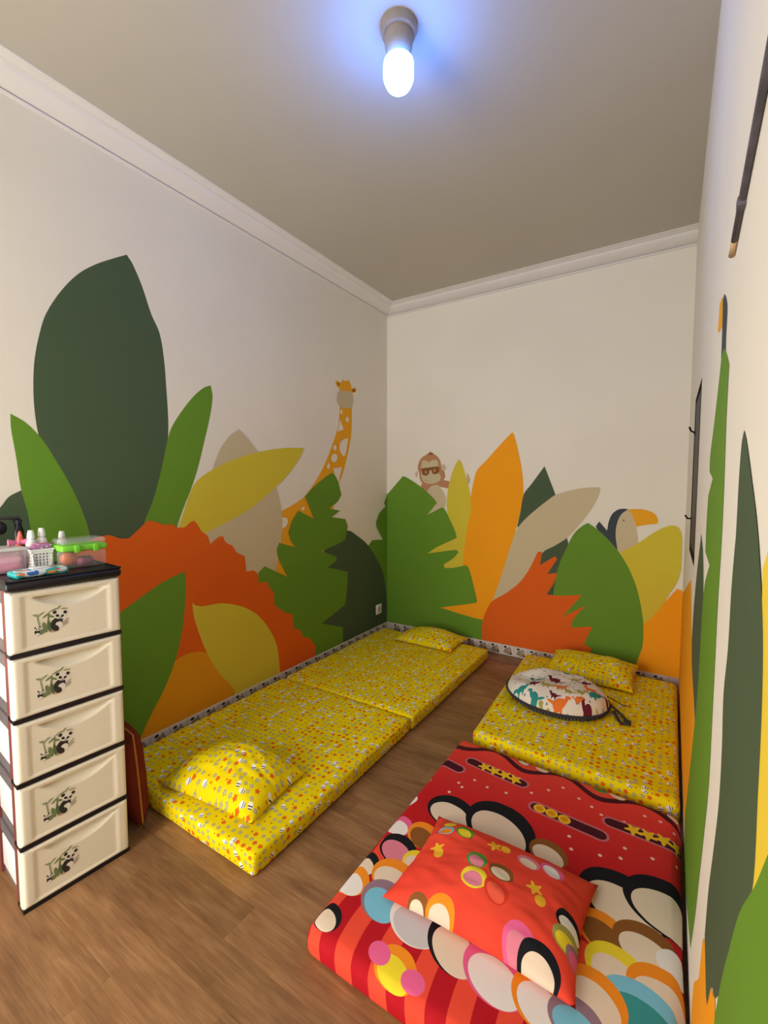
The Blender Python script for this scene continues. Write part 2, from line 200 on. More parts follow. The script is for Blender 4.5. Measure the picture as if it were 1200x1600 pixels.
def glassy(name, col, alpha=.35, rough=.15):
    """thin clear or tinted plastic: part of the light passes straight through"""
    if name in MATS: return MATS[name]
    t = NT(name, rough, .5)
    t.b.inputs['Alpha'].default_value = alpha
    t.out(t.ramp(t.noise(t.obj(), 30), [(.3, col), (.7, tuple(min(1, c*1.08) for c in col[:3]) + (1,))]))
    MATS[name] = t.m
    return t.m

# ------------------------------------------------------------------ object helpers
def link(name, me, parent=None):
    o = bpy.data.objects.new(name, me); COL.objects.link(o)
    if parent: o.parent = parent
    return o
def mesh(name, V, F, mat, parent=None, smooth=False, uv=None, mats=None, midx=None):
    me = bpy.data.meshes.new(name); me.from_pydata([tuple(v) for v in V], [], [tuple(f) for f in F]); me.update()
    if uv:
        l = me.uv_layers.new(name='UVMap')
        if isinstance(uv, dict): pass
        elif len(uv) == len(V):
            for lp in me.loops: l.data[lp.index].uv = uv[lp.vertex_index]
        else:
            for i, q in enumerate(uv): l.data[i].uv = q
    for m in ([mat] if mat else []) + (mats or []): me.materials.append(m)
    if smooth: me.polygons.foreach_set('use_smooth', [True] * len(me.polygons))
    if midx: me.polygons.foreach_set('material_index', midx)
    return link(name, me, parent)
def from_bm(name, bm, mat, parent=None, smooth=False, auto=False):
    me = bpy.data.meshes.new(name); bmesh.ops.recalc_face_normals(bm, faces=bm.faces); bm.to_mesh(me); bm.free()
    me.materials.append(mat)
    if smooth: me.polygons.foreach_set('use_smooth', [True] * len(me.polygons))
    if auto: me.set_sharp_from_angle(angle=math.radians(38))
    return link(name, me, parent)
def box_bm(bm, lo, hi, bevel=0, seg=2):
    vs = [bm.verts.new((x, y, z)) for x in (lo[0], hi[0]) for y in (lo[1], hi[1]) for z in (lo[2], hi[2])]
    fs = [bm.faces.new([vs[i] for i in q]) for q in ((0,1,3,2),(4,6,7,5),(0,4,5,1),(2,3,7,6),(0,2,6,4),(1,5,7,3))]
    if bevel:
        es = {e for f in fs for e in f.edges}
        bmesh.ops.bevel(bm, geom=list(es), offset=bevel, segments=seg, affect='EDGES', profile=.5)
def box(name, lo, hi, mat, parent=None, bevel=0, seg=2):
    bm = bmesh.new(); box_bm(bm, lo, hi, bevel, seg)
    return from_bm(name, bm, mat, parent, smooth=bevel > 0, auto=bevel > 0)
def lathe(name, prof, mat, parent=None, n=32, loc=(0,0,0), sharp=True):
    V, F = [], []
    for r, z in prof:
        for k in range(n):
            a = 2*PI*k/n; V.append((loc[0]+r*math.cos(a), loc[1]+r*math.sin(a), loc[2]+z))
    for i in range(len(prof)-1):
        for k in range(n):
            F.append((i*n+k, i*n+(k+1)%n, (i+1)*n+(k+1)%n, (i+1)*n+k))
    F.append(tuple(reversed(range(n)))); F.append(tuple(range((len(prof)-1)*n, len(prof)*n)))
    bm = bmesh.new(); vv = [bm.verts.new(v) for v in V]
    for f in F:
        try: bm.faces.new([vv[i] for i in f])
        except ValueError: pass
    bmesh.ops.remove_doubles(bm, verts=bm.verts, dist=1e-5)
    return from_bm(name, bm, mat, parent, True, sharp)
def tube(name, pts, r, mat, parent=None, n=10, closed=False):
    V, F = [], []
    P = [Vector(p) for p in pts]; N = len(P)
    up = Vector((0, 0, 1))
    for i, p in enumerate(P):
        a = P[(i-1) % N] if (closed or i > 0) else p; b = P[(i+1) % N] if (closed or i < N-1) else p
        d = (b - a).normalized()
        s = d.cross(up)
        if s.length < .05: s = d.cross(Vector((1, 0, 0)))
        s.normalize(); t = s.cross(d)
        for k in range(n):
            q = 2*PI*k/n; V.append(p + r*(math.cos(q)*s + math.sin(q)*t))
    for i in range(N if closed else N-1):
        j = (i+1) % N
        for k in range(n): F.append((i*n+k, i*n+(k+1) % n, j*n+(k+1) % n, j*n+k))
    if not closed:
        F.append(tuple(reversed(range(n)))); F.append(tuple(range((N-1)*n, N*n)))
    return mesh(name, V, F, mat, parent, True)
def thing(name, label, cat, loc=(0,0,0), rz=0, group=None):
    o = bpy.data.objects.new(name, None); COL.objects.link(o); o.empty_display_size = .1
    o.location = loc; o.rotation_euler = (0, 0, rz); o['label'] = label; o['category'] = cat
    if group: o['group'] = group
    return o
def struct(o): o['kind'] = 'structure'; return o
def roundbox(lo, hi, r, step, fn=None):
    """soft box: grids on six sides, pulled to a rounded shape; uv unfolds from the top in metres"""
    lo, hi = Vector(lo), Vector(hi); c = (lo+hi)/2; hs = (hi-lo)/2
    V, F, U = [], [], []
    idx = {}
    def cuts(a, b):
        n = max(2, int(round((b-a)/step))); L = [a + (b-a)*i/n for i in range(n+1)]
        for k in (.3, .65): L += [a + r*k, b - r*k]
        return sorted(set(round(x, 5) for x in L))
    X, Y, Z = cuts(lo.x, hi.x), cuts(lo.y, hi.y), cuts(lo.z, hi.z)
    def vert(p):
        k = (round(p[0],5), round(p[1],5), round(p[2],5))
        if k in idx: return idx[k]
        p = Vector(p); q = Vector([min(max(p[i], lo[i]+r), hi[i]-r) for i in range(3)])
        d = p - q
        s = q + d.normalized()*r if d.length > 1e-6 else p
        if fn: s = fn(s, p, d.normalized() if d.length > 1e-6 else Vector((0,0,1)))
        idx[k] = len(V); V.append(s); return idx[k]
    def quad(ps, us):
        F.append([vert(p) for p in ps]); U.extend(us)
    for i in range(len(X)-1):
        for j in range(len(Y)-1):
            a, b, p, q = X[i], X[i+1], Y[j], Y[j+1]
            quad([(a,p,hi.z),(b,p,hi.z),(b,q,hi.z),(a,q,hi.z)], [(a,p),(b,p),(b,q),(a,q)])
            quad([(a,q,lo.z),(b,q,lo.z),(b,p,lo.z),(a,p,lo.z)], [(a,q),(b,q),(b,p),(a,p)])
    for k in range(len(Z)-1):
        e, g = Z[k], Z[k+1]; de, dg = (hi.z-e)-r*.43, (hi.z-g)-r*.43
        de = max(de, 0) if de > dg else de
        for i in range(len(X)-1):
            a, b = X[i], X[i+1]
            quad([(a,lo.y,e),(b,lo.y,e),(b,lo.y,g),(a,lo.y,g)], [(a,lo.y-hi.z+e),(b,lo.y-hi.z+e),(b,lo.y-hi.z+g),(a,lo.y-hi.z+g)])
            quad([(b,hi.y,e),(a,hi.y,e),(a,hi.y,g),(b,hi.y,g)], [(b,hi.y+hi.z-e),(a,hi.y+hi.z-e),(a,hi.y+hi.z-g),(b,hi.y+hi.z-g)])
        for j in range(len(Y)-1):
            p, q = Y[j], Y[j+1]
            quad([(lo.x,q,e),(lo.x,p,e),(lo.x,p,g),(lo.x,q,g)], [(lo.x-hi.z+e,q),(lo.x-hi.z+e,p),(lo.x-hi.z+g,p),(lo.x-hi.z+g,q)])
            quad([(hi.x,p,e),(hi.x,q,e),(hi.x,q,g),(hi.x,p,g)], [(hi.x+hi.z-e,p),(hi.x+hi.z-e,q),(hi.x+hi.z-g,q),(hi.x+hi.z-g,p)])
    return V, F, U
def nz(x, y, z=0, s=1.0): return noise.noise(Vector((x*s, y*s, z*s)))

# ------------------------------------------------------------------ materials
def wall_paint(name, col):
    t = NT(name, .75, .25); p = t.obj()
    t.out(t.ramp(t.noise(p, 2.2, 4), [(.3, tuple(c*.96 for c in col[:3])+(1,)), (.7, col)]))
    t.bump(t.noise(p, 60, 5), .12, .001); return t.m
M_WALL = wall_paint('cream_wall_paint', rgb(236, 230, 215))
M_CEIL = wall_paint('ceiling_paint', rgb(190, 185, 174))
M_TRIM = plain('cornice_plaster', rgb(228, 224, 222), .6, .3, .02, 6)
PAINT = dict(dark=rgb(74,92,66), green=rgb(102,146,42), giraffe=rgb(240,170,30), brown=rgb(136,88,44), beige=rgb(205,190,154), cream=rgb(236,230,215),
             olive=rgb(214,196,58), rust=rgb(226,98,20), amber=rgb(226,152,20), fur=rgb(188,136,98), hand=rgb(202,176,142), orange=rgb(250,164,14), navy=rgb(62,70,78), yellow=rgb(238,206,60))
M_PAINT = {k: wall_paint('mural_paint_' + k, v) for k, v in PAINT.items()}

def wood():
    t = NT('plank_vinyl', .42, .35); p = t.obj()
    ri = t.n('ObjectInfo').outputs['Random']
    off = t.n('CombineXYZ'); t.link(t.math('MULTIPLY', ri, 37.0), off.inputs[0]); t.link(t.math('MULTIPLY', ri, 91.0), off.inputs[1])
    q = t.vm('ADD', p, off.outputs[0])
    st = t.vm('MULTIPLY', q, (1.8, 26, 1)); n1 = t.noise(st, 3.0, 6, .6)
    warp = t.vm('ADD', t.vm('MULTIPLY', q, (3, 9, 1)), t.vm('MULTIPLY', t.n('TexNoise').outputs[1], (.5, .5, 0)))
    n2 = t.noise(warp, 1.6, 3, .55)
    n3 = t.noise(t.vm('MULTIPLY', q, (4, 130, 1)), 2.0, 3, .6)
    f = t.math('ADD', t.math('ADD', t.math('MULTIPLY', n1, .36), t.math('MULTIPLY', n2, .44)), t.math('MULTIPLY', n3, .20))
    c = t.ramp(f, [(.34, rgb(112,78,50)), (.5, rgb(140,101,66)), (.66, rgb(168,128,88))])
    hsv = t.n('HueSaturation'); t.link(c, hsv.inputs['Color']); t.link(t.math('MULTIPLY_ADD', ri, .34, .84), hsv.inputs['Value'])
    t.bump(n1, .15, .001)
    return t.out(hsv.outputs[0])
M_WOOD = wood()

def bee_fabric():
    t = NT('yellow_bee_cotton', .85, .15); uv = t.uv()
    base = t.ramp(t.noise(uv, 9, 2), [(.3, rgb(234,208,2)), (.7, rgb(244,222,8))])
    v = t.n('TexVoronoi', voronoi_dimensions='2D', feature='F1'); t.link(uv, v.inputs['Vector'])
    v.inputs['Scale'].default_value = 34; v.inputs['Randomness'].default_value = .5
    c = t.n('SeparateColor'); t.link(v.outputs['Color'], c.inputs[0]); R, G, Bl = c.outputs
    d = t.vm('SUBTRACT', uv, v.outputs['Position'])
    vr = t.n('VectorRotate', rotation_type='Z_AXIS'); t.link(d, vr.inputs[0]); t.link(t.math('MULTIPLY_ADD', G, 1.6, -.3), vr.inputs['Angle'])
    q = t.sep(vr.outputs[0]); L = t.vm('LENGTH', d)
    a = t.math('ARCTAN2', q[1], q[0])
    pet = t.math('DIVIDE', L, t.math('MULTIPLY_ADD', t.math('COSINE', t.math('MULTIPLY', a, 5.0)), .2, 1.0))
    def rng(lo, hi): return t.math('MULTIPLY', t.math('GREATER_THAN', R, lo), t.math('LESS_THAN', R, hi))
    AND = lambda x, y: t.math('MULTIPLY', x, y)
    base = t.mix(AND(rng(-1, .2), t.math('LESS_THAN', pet, .0090)), base, rgb(226,104,22))
    base = t.mix(AND(rng(.2, .6), t.math('LESS_THAN', pet, .0082)), base, rgb(176,168,112))
    base = t.mix(AND(rng(.2, .6), t.math('LESS_THAN', L, .0030)), base, rgb(200,192,148))
    base = t.mix(AND(rng(.6, .85), t.math('LESS_THAN', L, .0042)), base, rgb(205,118,24))
    bx, by = q[0], q[1]
    bee = rng(.85, 2)
    e = t.math('ADD', t.math('POWER', t.math('DIVIDE', bx, .0138), 2.0), t.math('POWER', t.math('DIVIDE', by, .0095), 2.0))
    body = AND(bee, t.math('LESS_THAN', e, 1.0))
    base = t.mix(body, base, rgb(240,236,226))
    stripe = AND(t.math('GREATER_THAN', t.math('SINE', t.math('MULTIPLY', bx, 780.0)), .25), t.math('GREATER_THAN', bx, -.003))
    base = t.mix(AND(body, stripe), base, rgb(34,32,34))
    t.bump(t.noise(uv, 40, 3), .12, .003)
    return t.out(base)
M_BEE = bee_fabric()

def sheet_fabric():
    t = NT('red_print_cotton', .82, .15); uv = t.uv(); q = t.sep(uv)
    # woven-in colour bands of the print: plain red above, striped below
    c = t.ramp(t.math('MULTIPLY', q[1], .8), [(.22, rgb(186,24,32)), (.55, rgb(196,30,36)), (.84, rgb(226,62,54)), (.93, rgb(236,80,62))])
    wob = t.math('MULTIPLY_ADD', t.math('SINE', t.math('MULTIPLY', q[1], 14.0)), .012, q[0])
    st = t.math('GREATER_THAN', t.math('SINE', t.math('MULTIPLY', wob, 2*PI/.112)), 0.0)
    stripes = t.mix(st, rgb(186,22,34), rgb(238,78,56))
    c = t.mix(t.math('LESS_THAN', q[1], .40), c, stripes)
    # thin pale dots
    for x, y in SHEET_DOTS: c = t.oval(c, uv, x, y, .0065, .0065, rgb(240,200,190))
    # dark scalloped line with paler red above it
    line = t.math('MULTIPLY_ADD', t.math('ABSOLUTE', t.math('SINE', t.math('MULTIPLY_ADD', q[0], PI/.31, -.19*PI/.31 - PI/2 + PI/2))), -.07, 1.135)
    line = t.math('MULTIPLY_ADD', t.math('SINE', t.math('MULTIPLY_ADD', q[0], 2*PI/.31, PI/2 - 2*PI*.19/.31)), .036, 1.10)
    dv = t.math('SUBTRACT', q[1], line)
    c = t.mix(t.math('GREATER_THAN', dv, 0.0), c, rgb(232,84,62))
    c = t.mix(t.math('LESS_THAN', t.math('ABSOLUTE', dv), .016), c, rgb(74,24,36))
    for a, b in SHEET_SLOTS:
        c = t.capsule(c, uv, a, b, .031, rgb(198,110,120)); c = t.capsule(c, uv, a, b, .022, rgb(72,22,36))
    for x, y in SHEET_COINS:
        c = t.oval(c, uv, x, y, .023, .023, rgb(244,190,40)); c = t.oval(c, uv, x, y, .014, .014, rgb(222,150,24))
    for x, y in SHEET_STARS: c = t.star(c, uv, x, y, .023, rgb(244,196,40), PI/2 + PI/5)
    # plain two-tone ovals, overlapping like pebbles
    for k, (x, y, r, a, b) in enumerate(SHEET_SPOTS):
        rot = -.35 + .2*math.sin(k*2.1)
        c = t.oval(c, uv, x, y, r*1.12, r*.95, PAL[a], rot)
        if b:
            c = t.oval(c, uv, x + r*.02, y - r*.24, r*.92, r*.66, PAL[b], rot)
    t.bump(t.noise(uv, 16, 3), .1, .004)
    return t.out(c)
M_SHEET = sheet_fabric()
def red_pillow_fabric():
    t = NT('coral_print_cotton', .82, .15); uv = t.uv()
    c = t.ramp(t.noise(uv, 5, 2), [(.3, rgb(232,66,48)), (.7, rgb(240,78,56))])
    for x, y in PILLOW_STARS: c = t.star(c, uv, x, y, .018, rgb(246,190,50), PI/2 + PI/5)
    for x, y in PILLOW_COINS: c = t.oval(c, uv, x, y, .015, .017, rgb(246,186,50))
    for k, (x, y, r, a, b) in enumerate(PILLOW_SPOTS):
        rot = -.3 + .3*math.sin(k*1.7)
        c = t.oval(c, uv, x, y, r*1.1, r*.95, PAL[a], rot)
        if b:
            c = t.oval(c, uv, x, y - r*.2, r*.84, r*.6, PAL[b], rot)
    t.bump(t.noise(uv, 16, 3), .1, .004)
    return t.out(c)
M_REDP = red_pillow_fabric()
def dino_fabric():
    t = NT('dinosaur_print_cotton', .85, .15); uv = t.uv()
    c = t.ramp(t.noise(uv, 6, 2), [(.3, rgb(226,218,204)), (.7, rgb(236,228,216))])
    v = t.n('TexVoronoi', voronoi_dimensions='2D'); t.link(uv, v.inputs['Vector']); v.inputs['Scale'].default_value = 22
    c = t.mix(t.math('LESS_THAN', v.outputs['Distance'], .11), c, rgb(120,140,140))
    cols = dict(teal=rgb(48,140,134), maroon=rgb(104,34,48), olive=rgb(168,158,84), orange=rgb(232,120,48))
    for k, (x, y, n, r) in enumerate(DINO_SPOTS):
        a = k*1.3; s = 1 if k % 2 else -1
        col = cols[n]
        c = t.oval(c, uv, x, y, r*.95, r*.6, col, a*.25)                                   # body
        c = t.oval(c, uv, x + s*r*.8, y + r*.5, r*.26, r*.75, col, -s*.35)                 # neck
        c = t.oval(c, uv, x + s*r*1.05, y + r*1.05, r*.42, r*.26, col, 0)                   # head
        c = t.oval(c, uv, x - s*r*1.1, y - r*.05, r*.7, r*.2, col, -s*.3)                  # tail
        for lx in (-.4, .4): c = t.oval(c, uv, x + lx*r, y - r*.65, r*.17, r*.4, col)      # feet
    t.bump(t.noise(uv, 30, 3), .15, .003)
    return t.out(c)
M_DINO = dino_fabric()
def spotted_dark():
    t = NT('dark_spotted_cotton', .85, .15); uv = t.uv()
    v = t.n('TexVoronoi', voronoi_dimensions='2D'); t.link(uv, v.inputs['Vector']); v.inputs['Scale'].default_value = 60; v.inputs['Randomness'].default_value = .2
    return t.out(t.mix(t.math('LESS_THAN', v.outputs['Distance'], .2), rgb(58,56,62), rgb(180,176,176)))
M_DARKSPOT = spotted_dark()
def tile_mat():
    t = NT('printed_skirting_tile', .25, .5); uv = t.uv()
    c = t.ramp(t.noise(t.obj(), 30), [(.3, rgb(206,196,186)), (.7, rgb(222,213,204))])
    for x, y, rx, ry, k, rot in ((.5,.42,.3,.3,'tan',0),(.5,.42,.2,.2,'base',0),(.42,.5,.12,.16,'tan',.6),(.6,.36,.12,.14,'tan',.4),(.5,.2,.16,.08,'tan',0),(.36,.36,.08,.14,'grey',.3),
                                 (.3,.8,.12,.1,'dark',.3),(.74,.22,.1,.09,'dark',.3),(.6,.78,.05,.12,'grey',-.5),(.68,.7,.04,.1,'grey',.5),(.2,.3,.05,.1,'grey',.5)):
        c = t.oval(c, uv, x, y, rx, ry, {'tan': rgb(150,128,96), 'base': rgb(206,197,186), 'grey': rgb(140,132,122), 'dark': rgb(50,52,44)}[k], rot)
    return t.out(c)
M_TILE = tile_mat()
def sticker_mat():
    t = NT('panda_sticker', .4, .4); uv = t.uv()
    leaf, stem, dk, wt, pk, sh = rgb(112,128,84), rgb(146,154,118), rgb(44,41,40), rgb(228,222,210), rgb(190,146,130), rgb(176,168,152)
    L = [(.17,.55,.02,.3,stem,.12),(.12,.78,.1,.035,stem,-.5),(.26,.82,.09,.03,stem,.6),(.42,.5,.025,.36,leaf,-.1),(.36,.72,.11,.03,leaf,.7),(.5,.66,.1,.035,leaf,-.6),
         (.33,.3,.06,.2,leaf,.2),(.24,.16,.09,.09,leaf,.3),(.45,.3,.05,.22,rgb(84,106,64),.1),(.58,.88,.12,.035,stem,.4),(.72,.95,.1,.03,stem,.9),(.86,.86,.1,.025,stem,-.2),
         (.84,.3,.13,.06,sh,.5),(.9,.42,.1,.03,sh,.9),(.56,.1,.12,.04,pk,0),
         # big panda: body, belly, arms, head, ears, eyes
         (.64,.36,.16,.22,dk,-.2),(.7,.28,.1,.14,wt,0),(.6,.2,.09,.13,dk,.5),(.66,.45,.15,.05,dk,.15),(.74,.66,.16,.15,wt,-.2),(.6,.78,.055,.06,dk,0),(.88,.72,.05,.06,dk,0),
         (.67,.64,.045,.06,dk,.6),(.8,.6,.04,.055,dk,-.6),(.73,.55,.02,.02,dk,0),
         # small panda
         (.13,.16,.07,.12,dk,.2),(.13,.1,.06,.05,wt,0),(.14,.3,.075,.07,wt,0),(.08,.35,.025,.03,dk,0),(.2,.35,.025,.03,dk,0),(.11,.29,.018,.025,dk,0),(.17,.29,.018,.025,dk,0)]
    base = rgb(225, 215, 190); c = base; m = 0.0
    for x, y, rx, ry, col, rot in L:
        mk = t.math('LESS_THAN', t.vm('LENGTH', t.local(t.chain(c, uv), x, y, rx, ry, rot)), 1.0)
        c = t.mix(mk, c, col); m = t.math('MAXIMUM', m, mk)
    t.link(m, t.b.inputs['Alpha'])
    return t.out(c)
M_STICK = sticker_mat()
M_CREAMP = plain('cream_plastic', rgb(234, 226, 204), .32, .45, .015, 8)
M_NAVYP = plain('black_navy_plastic', rgb(20, 19, 27), .33, .4, .05, 12)
M_POST = plain('maroon_brown_plastic', rgb(124, 66, 62), .4, .4, .05, 12)
M_WHITEP = plain('white_plastic', rgb(236, 234, 232), .35, .45, .02, 10)
M_SMOKE = plain('grey_smoke_plastic', rgb(112, 104, 106), .35, .45, .05, 10)
M_DKMETAL = plain('dark_bronze_metal', rgb(30, 25, 27), .85, .04, .1, 40)
M_RODM = plain('chipped_grey_paint', rgb(84, 80, 90), .5, .4, .25, 30)

# ------------------------------------------------------------------ room shell
Y0 = -1.2
fl = struct(box('floor', (-.1, Y0 - 1.2, -.06), (W + .1, B + .1, -.0035), plain('floor_seam', rgb(70, 46, 30), .8, .1)))
pl_me = []
for L in (.9, .45):
    bm = bmesh.new(); box_bm(bm, (-L/2 + .00015, -.0599, -.0035), (L/2 - .00015, .0599, 0))
    me = bpy.data.meshes.new('plank'); bmesh.ops.recalc_face_normals(bm, faces=bm.faces); bm.to_mesh(me); bm.free(); me.materials.append(M_WOOD); pl_me.append(me)
row = 0; y = -1.04
while y - .06 < B:
    x = 1.29 - 3*.9 + (0, .34, .62, .18, .5)[(row + 2) % 5] - .34
    while x < W:
        lo, hi = max(x, 0), min(x + .9, W)
        if hi - lo > .03 and y > -1.1:
            if hi - lo > .899: o = link('plank', pl_me[0], fl); o.location = (x + .45, y, 0)
            else:
                o = box('plank', (-(hi-lo)/2 + .00015, -.0599, -.0035), ((hi-lo)/2 - .00015, .0599, 0), M_WOOD, fl); o.location = ((lo+hi)/2, min(y, B-.06), 0)
        x += .9
    y += .12; row += 1
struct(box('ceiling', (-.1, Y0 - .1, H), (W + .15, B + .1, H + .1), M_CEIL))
wl = struct(box('wall_left', (-.1, Y0 - .1, 0), (0, B, H), M_WALL))
wb = struct(box('wall_back', (-.1, B, 0), (W + .15, B + .1, H), M_WALL))
WY0, WY1, WZ0, WZ1 = 2.10, 2.66, 1.062, 1.782
bm = bmesh.new()
box_bm(bm, (W, Y0 - .1, 0), (W + .15, WY0, H)); box_bm(bm, (W, WY1, 0), (W + .15, B, H))
box_bm(bm, (W, WY0, 0), (W + .15, WY1, WZ0)); box_bm(bm, (W, WY0, WZ1), (W + .15, WY1, H))
bmesh.ops.remove_doubles(bm, verts=bm.verts, dist=1e-5)
wr = struct(from_bm('wall_right', bm, M_WALL))
# rear wall behind the camera with an open doorway on its left
bm = bmesh.new()
box_bm(bm, (0, Y0 - .1, 0), (.15, Y0, H)); box_bm(bm, (1.3, Y0 - .1, 0), (W, Y0, H)); box_bm(bm, (.15, Y0 - .1, 2.12), (1.3, Y0, H))
struct(from_bm('wall_rear', bm, M_WALL))

def smooth_poly(pts, ang=38, k=4):
    P = [Vector(p) for p in pts]; n = len(P); out = []
    scale_fix = 1.0
    def corner(i):
        a = P[i] - P[i-1]; b = P[(i+1) % n] - P[i]
        if a.length < 1e-6 or b.length < 1e-6: return True
        return math.degrees(a.angle(b)) > ang
    C = [corner(i) for i in range(n)]
    for i in range(n):
        p1, p2 = P[i], P[(i+1) % n]
        if C[i] and C[(i+1) % n]: out.append(p1); continue
        L = (p2 - p1).length
        def tan(j, a, b):
            if C[j]: return None
            d = b - a
            return d.normalized() * L if d.length > 1e-9 else d
        t1 = tan(i, P[i-1], P[(i+1) % n]); t2 = tan((i+1) % n, P[i], P[(i+2) % n])
        ch = p2 - p1
        if t1 is None: t1 = ch * 2 - t2 if False else ch
        if t2 is None: t2 = ch
        for s in range(k):
            u = s / k
            out.append((2*u**3-3*u*u+1)*p1 + (u**3-2*u*u+u)*t1 + (-2*u**3+3*u*u)*p2 + (u**3-u*u)*t2)
    return out
def mural(shapes, parent, place, ang=38, flip=False, stretch=1.0):
    for i, (name, col, pts) in enumerate(shapes):
        rnd = any(k in name for k in ('ear', 'hand', 'eye', 'glint', 'spot')) and len(pts) > 3
        q = smooth_poly([(a / stretch, b) for a, b in pts], 100 if rnd and len(pts) < 8 else ang)
        V = [place(v[0] * stretch, v[1], .00012 * (i + 1)) for v in q]
        T = tessellate_polygon([[Vector((v[0], v[1], 0)) for v in q]])
        mesh(name, V, T, M_PAINT[col], parent)
mural(MURAL_LEFT, wl, lambda a, z, o: (o, a, z))
mural(MURAL_BACK, wb, lambda a, z, o: (a, B - o, z))
mural(MURAL_RIGHT, wr, lambda a, z, o: (W - o, a, z), 42, stretch=1.6)

# cornice: one moulded profile along the left and back walls
CP = [(0, 0), (.014, 0), (.017, .007), (.006, .0125), (.024, .015), (.046, .019), (.070, .026), (.092, .037), (.100, .0430), (.106, .0535), (.124, .0500), (.130, .0535), (.150, .0535), (.165, .055), (.165, .0594), (0, .0594)]
CP = [(u * CO / .165, ZC + z * (H - ZC) / .0594) for u, z in CP]
def cornice(name, a, b):
    n = len(CP); V = [a(u, z) for u, z in CP] + [b(u, z) for u, z in CP]
    F = [(i, (i+1) % n, n + (i+1) % n, n + i) for i in range(n)] + [tuple(reversed(range(n))), tuple(range(n, 2*n))]
    bm = bmesh.new(); vv = [bm.verts.new(v) for v in V]
    for f in F: bm.faces.new([vv[i] for i in f])
    return struct(from_bm(name, bm, M_TRIM, None, True, True))
cornice('trim_1', lambda u, z: (u, Y0, z), lambda u, z: (u, B - u, z))
cornice('trim_2', lambda u, z: (u, B - u, z), lambda u, z: (W, B - u, z))

# skirting tiles
M_GROUT = plain('tile_grout', rgb(196, 186, 176), .8, .2)
TW = .104
bm = bmesh.new(); box_bm(bm, (-TW/2 + .0008, -.004, .0012), (TW/2 - .0008, 0, ZB - .001), .0012, 1)
tme = bpy.data.meshes.new('tile'); bmesh.ops.recalc_face_normals(bm, faces=bm.faces)
ul = bm.loops.layers.uv.new('UVMap')
for f in bm.faces:
    for l in f.loops: l[ul].uv = (l.vert.co.x / TW + .5, l.vert.co.z / ZB)
bm.to_mesh(tme); bm.free(); tme.materials.append(M_TILE)
bb = struct(box('baseboard_back', (0, B - .008, 0), (W, B, ZB), M_GROUT))
for k in range(30):
    x = 1.004 - 9*TW + (k + .5)*TW
    if TW*.5 < x < W - TW*.3: o = link('tile', tme, bb); o.location = (x, B - .008, 0)
bl = struct(box('baseboard_left', (0, Y0, 0), (.008, B, ZB), M_GROUT))
for k in range(34):
    y = B - .012 - (k + .5)*TW
    o = link('tile', tme, bl); o.location = (.008, y, 0); o.rotation_euler = (0, 0, PI/2)

# window in the right wall: dark metal frame, pane, two stay handles
wi = struct(box('window_1', (W - .001, WY0, WZ0), (W + .05, WY1 - .03, WZ0 + .03), M_DKMETAL))
for lo, hi in (((W - .001, WY0, WZ1 - .03), (W + .05, WY1 - .03, WZ1)), ((W - .001, WY0, WZ0 + .03), (W + .05, WY0 + .03, WZ1 - .03)), ((W - .001, WY1 - .065, WZ0 + .03), (W + .05, WY1 - .03, WZ1 - .03))):
    box('frame_bar', lo, hi, M_DKMETAL, wi, .003)
box('pane', (W + .001, WY0 + .03, WZ0 + .03), (W + .005, WY1 - .065, WZ1 - .03), glassy('dark_window_glass', rgb(44, 44, 50), .85, .5), wi)
for P in STAY_HANDLES: tube('stay_handle', P, .0042, M_DKMETAL, wi)

# ------------------------------------------------------------------ ceiling bulb
BX, BY = 1.391, 1.407
lp = thing('ceiling_bulb', 'glowing white bulb in a plain holder on the ceiling', 'lamp', (BX, BY, H))
M_HOLD = plain('aged_bakelite', rgb(150, 138, 124), .5, .4, .1, 30)
lathe('ceiling_rose', [(.062, 0), (.062, -.02), (.058, -.03), (.046, -.034)][::-1], M_HOLD, lp)
lathe('lamp_holder', [(.047, -.03), (.049, -.04), (.047, -.07), (.040, -.086), (.034, -.098), (.031, -.102)][::-1], M_HOLD, lp)
lathe('bulb_collar', [(.028, -.098), (.030, -.106), (.033, -.112)][::-1], M_WHITEP, lp)
def emit(name, col, st):
    t = NT(name); t.b.inputs['Emission Color'].default_value = col; t.b.inputs['Emission Strength'].default_value = st
    return t.out(rgb(240, 240, 240))
gl = [(.033, -.108), (.044, -.112), (.050, -.119), (.052, -.130), (.052, -.170), (.048, -.182), (.040, -.197), (.027, -.208), (.012, -.213), (.0, -.2135)]
lathe('bulb', gl[2:][::-1], emit('bulb_glow', (.065, .25, 1.0, 1), BULB_COOL), lp, 32, sharp=False)
lathe('bulb_neck', gl[:3][::-1], emit('bulb_neck_glow', (.065, .25, 1.0, 1), BULB_NECK), lp, 32, sharp=False)

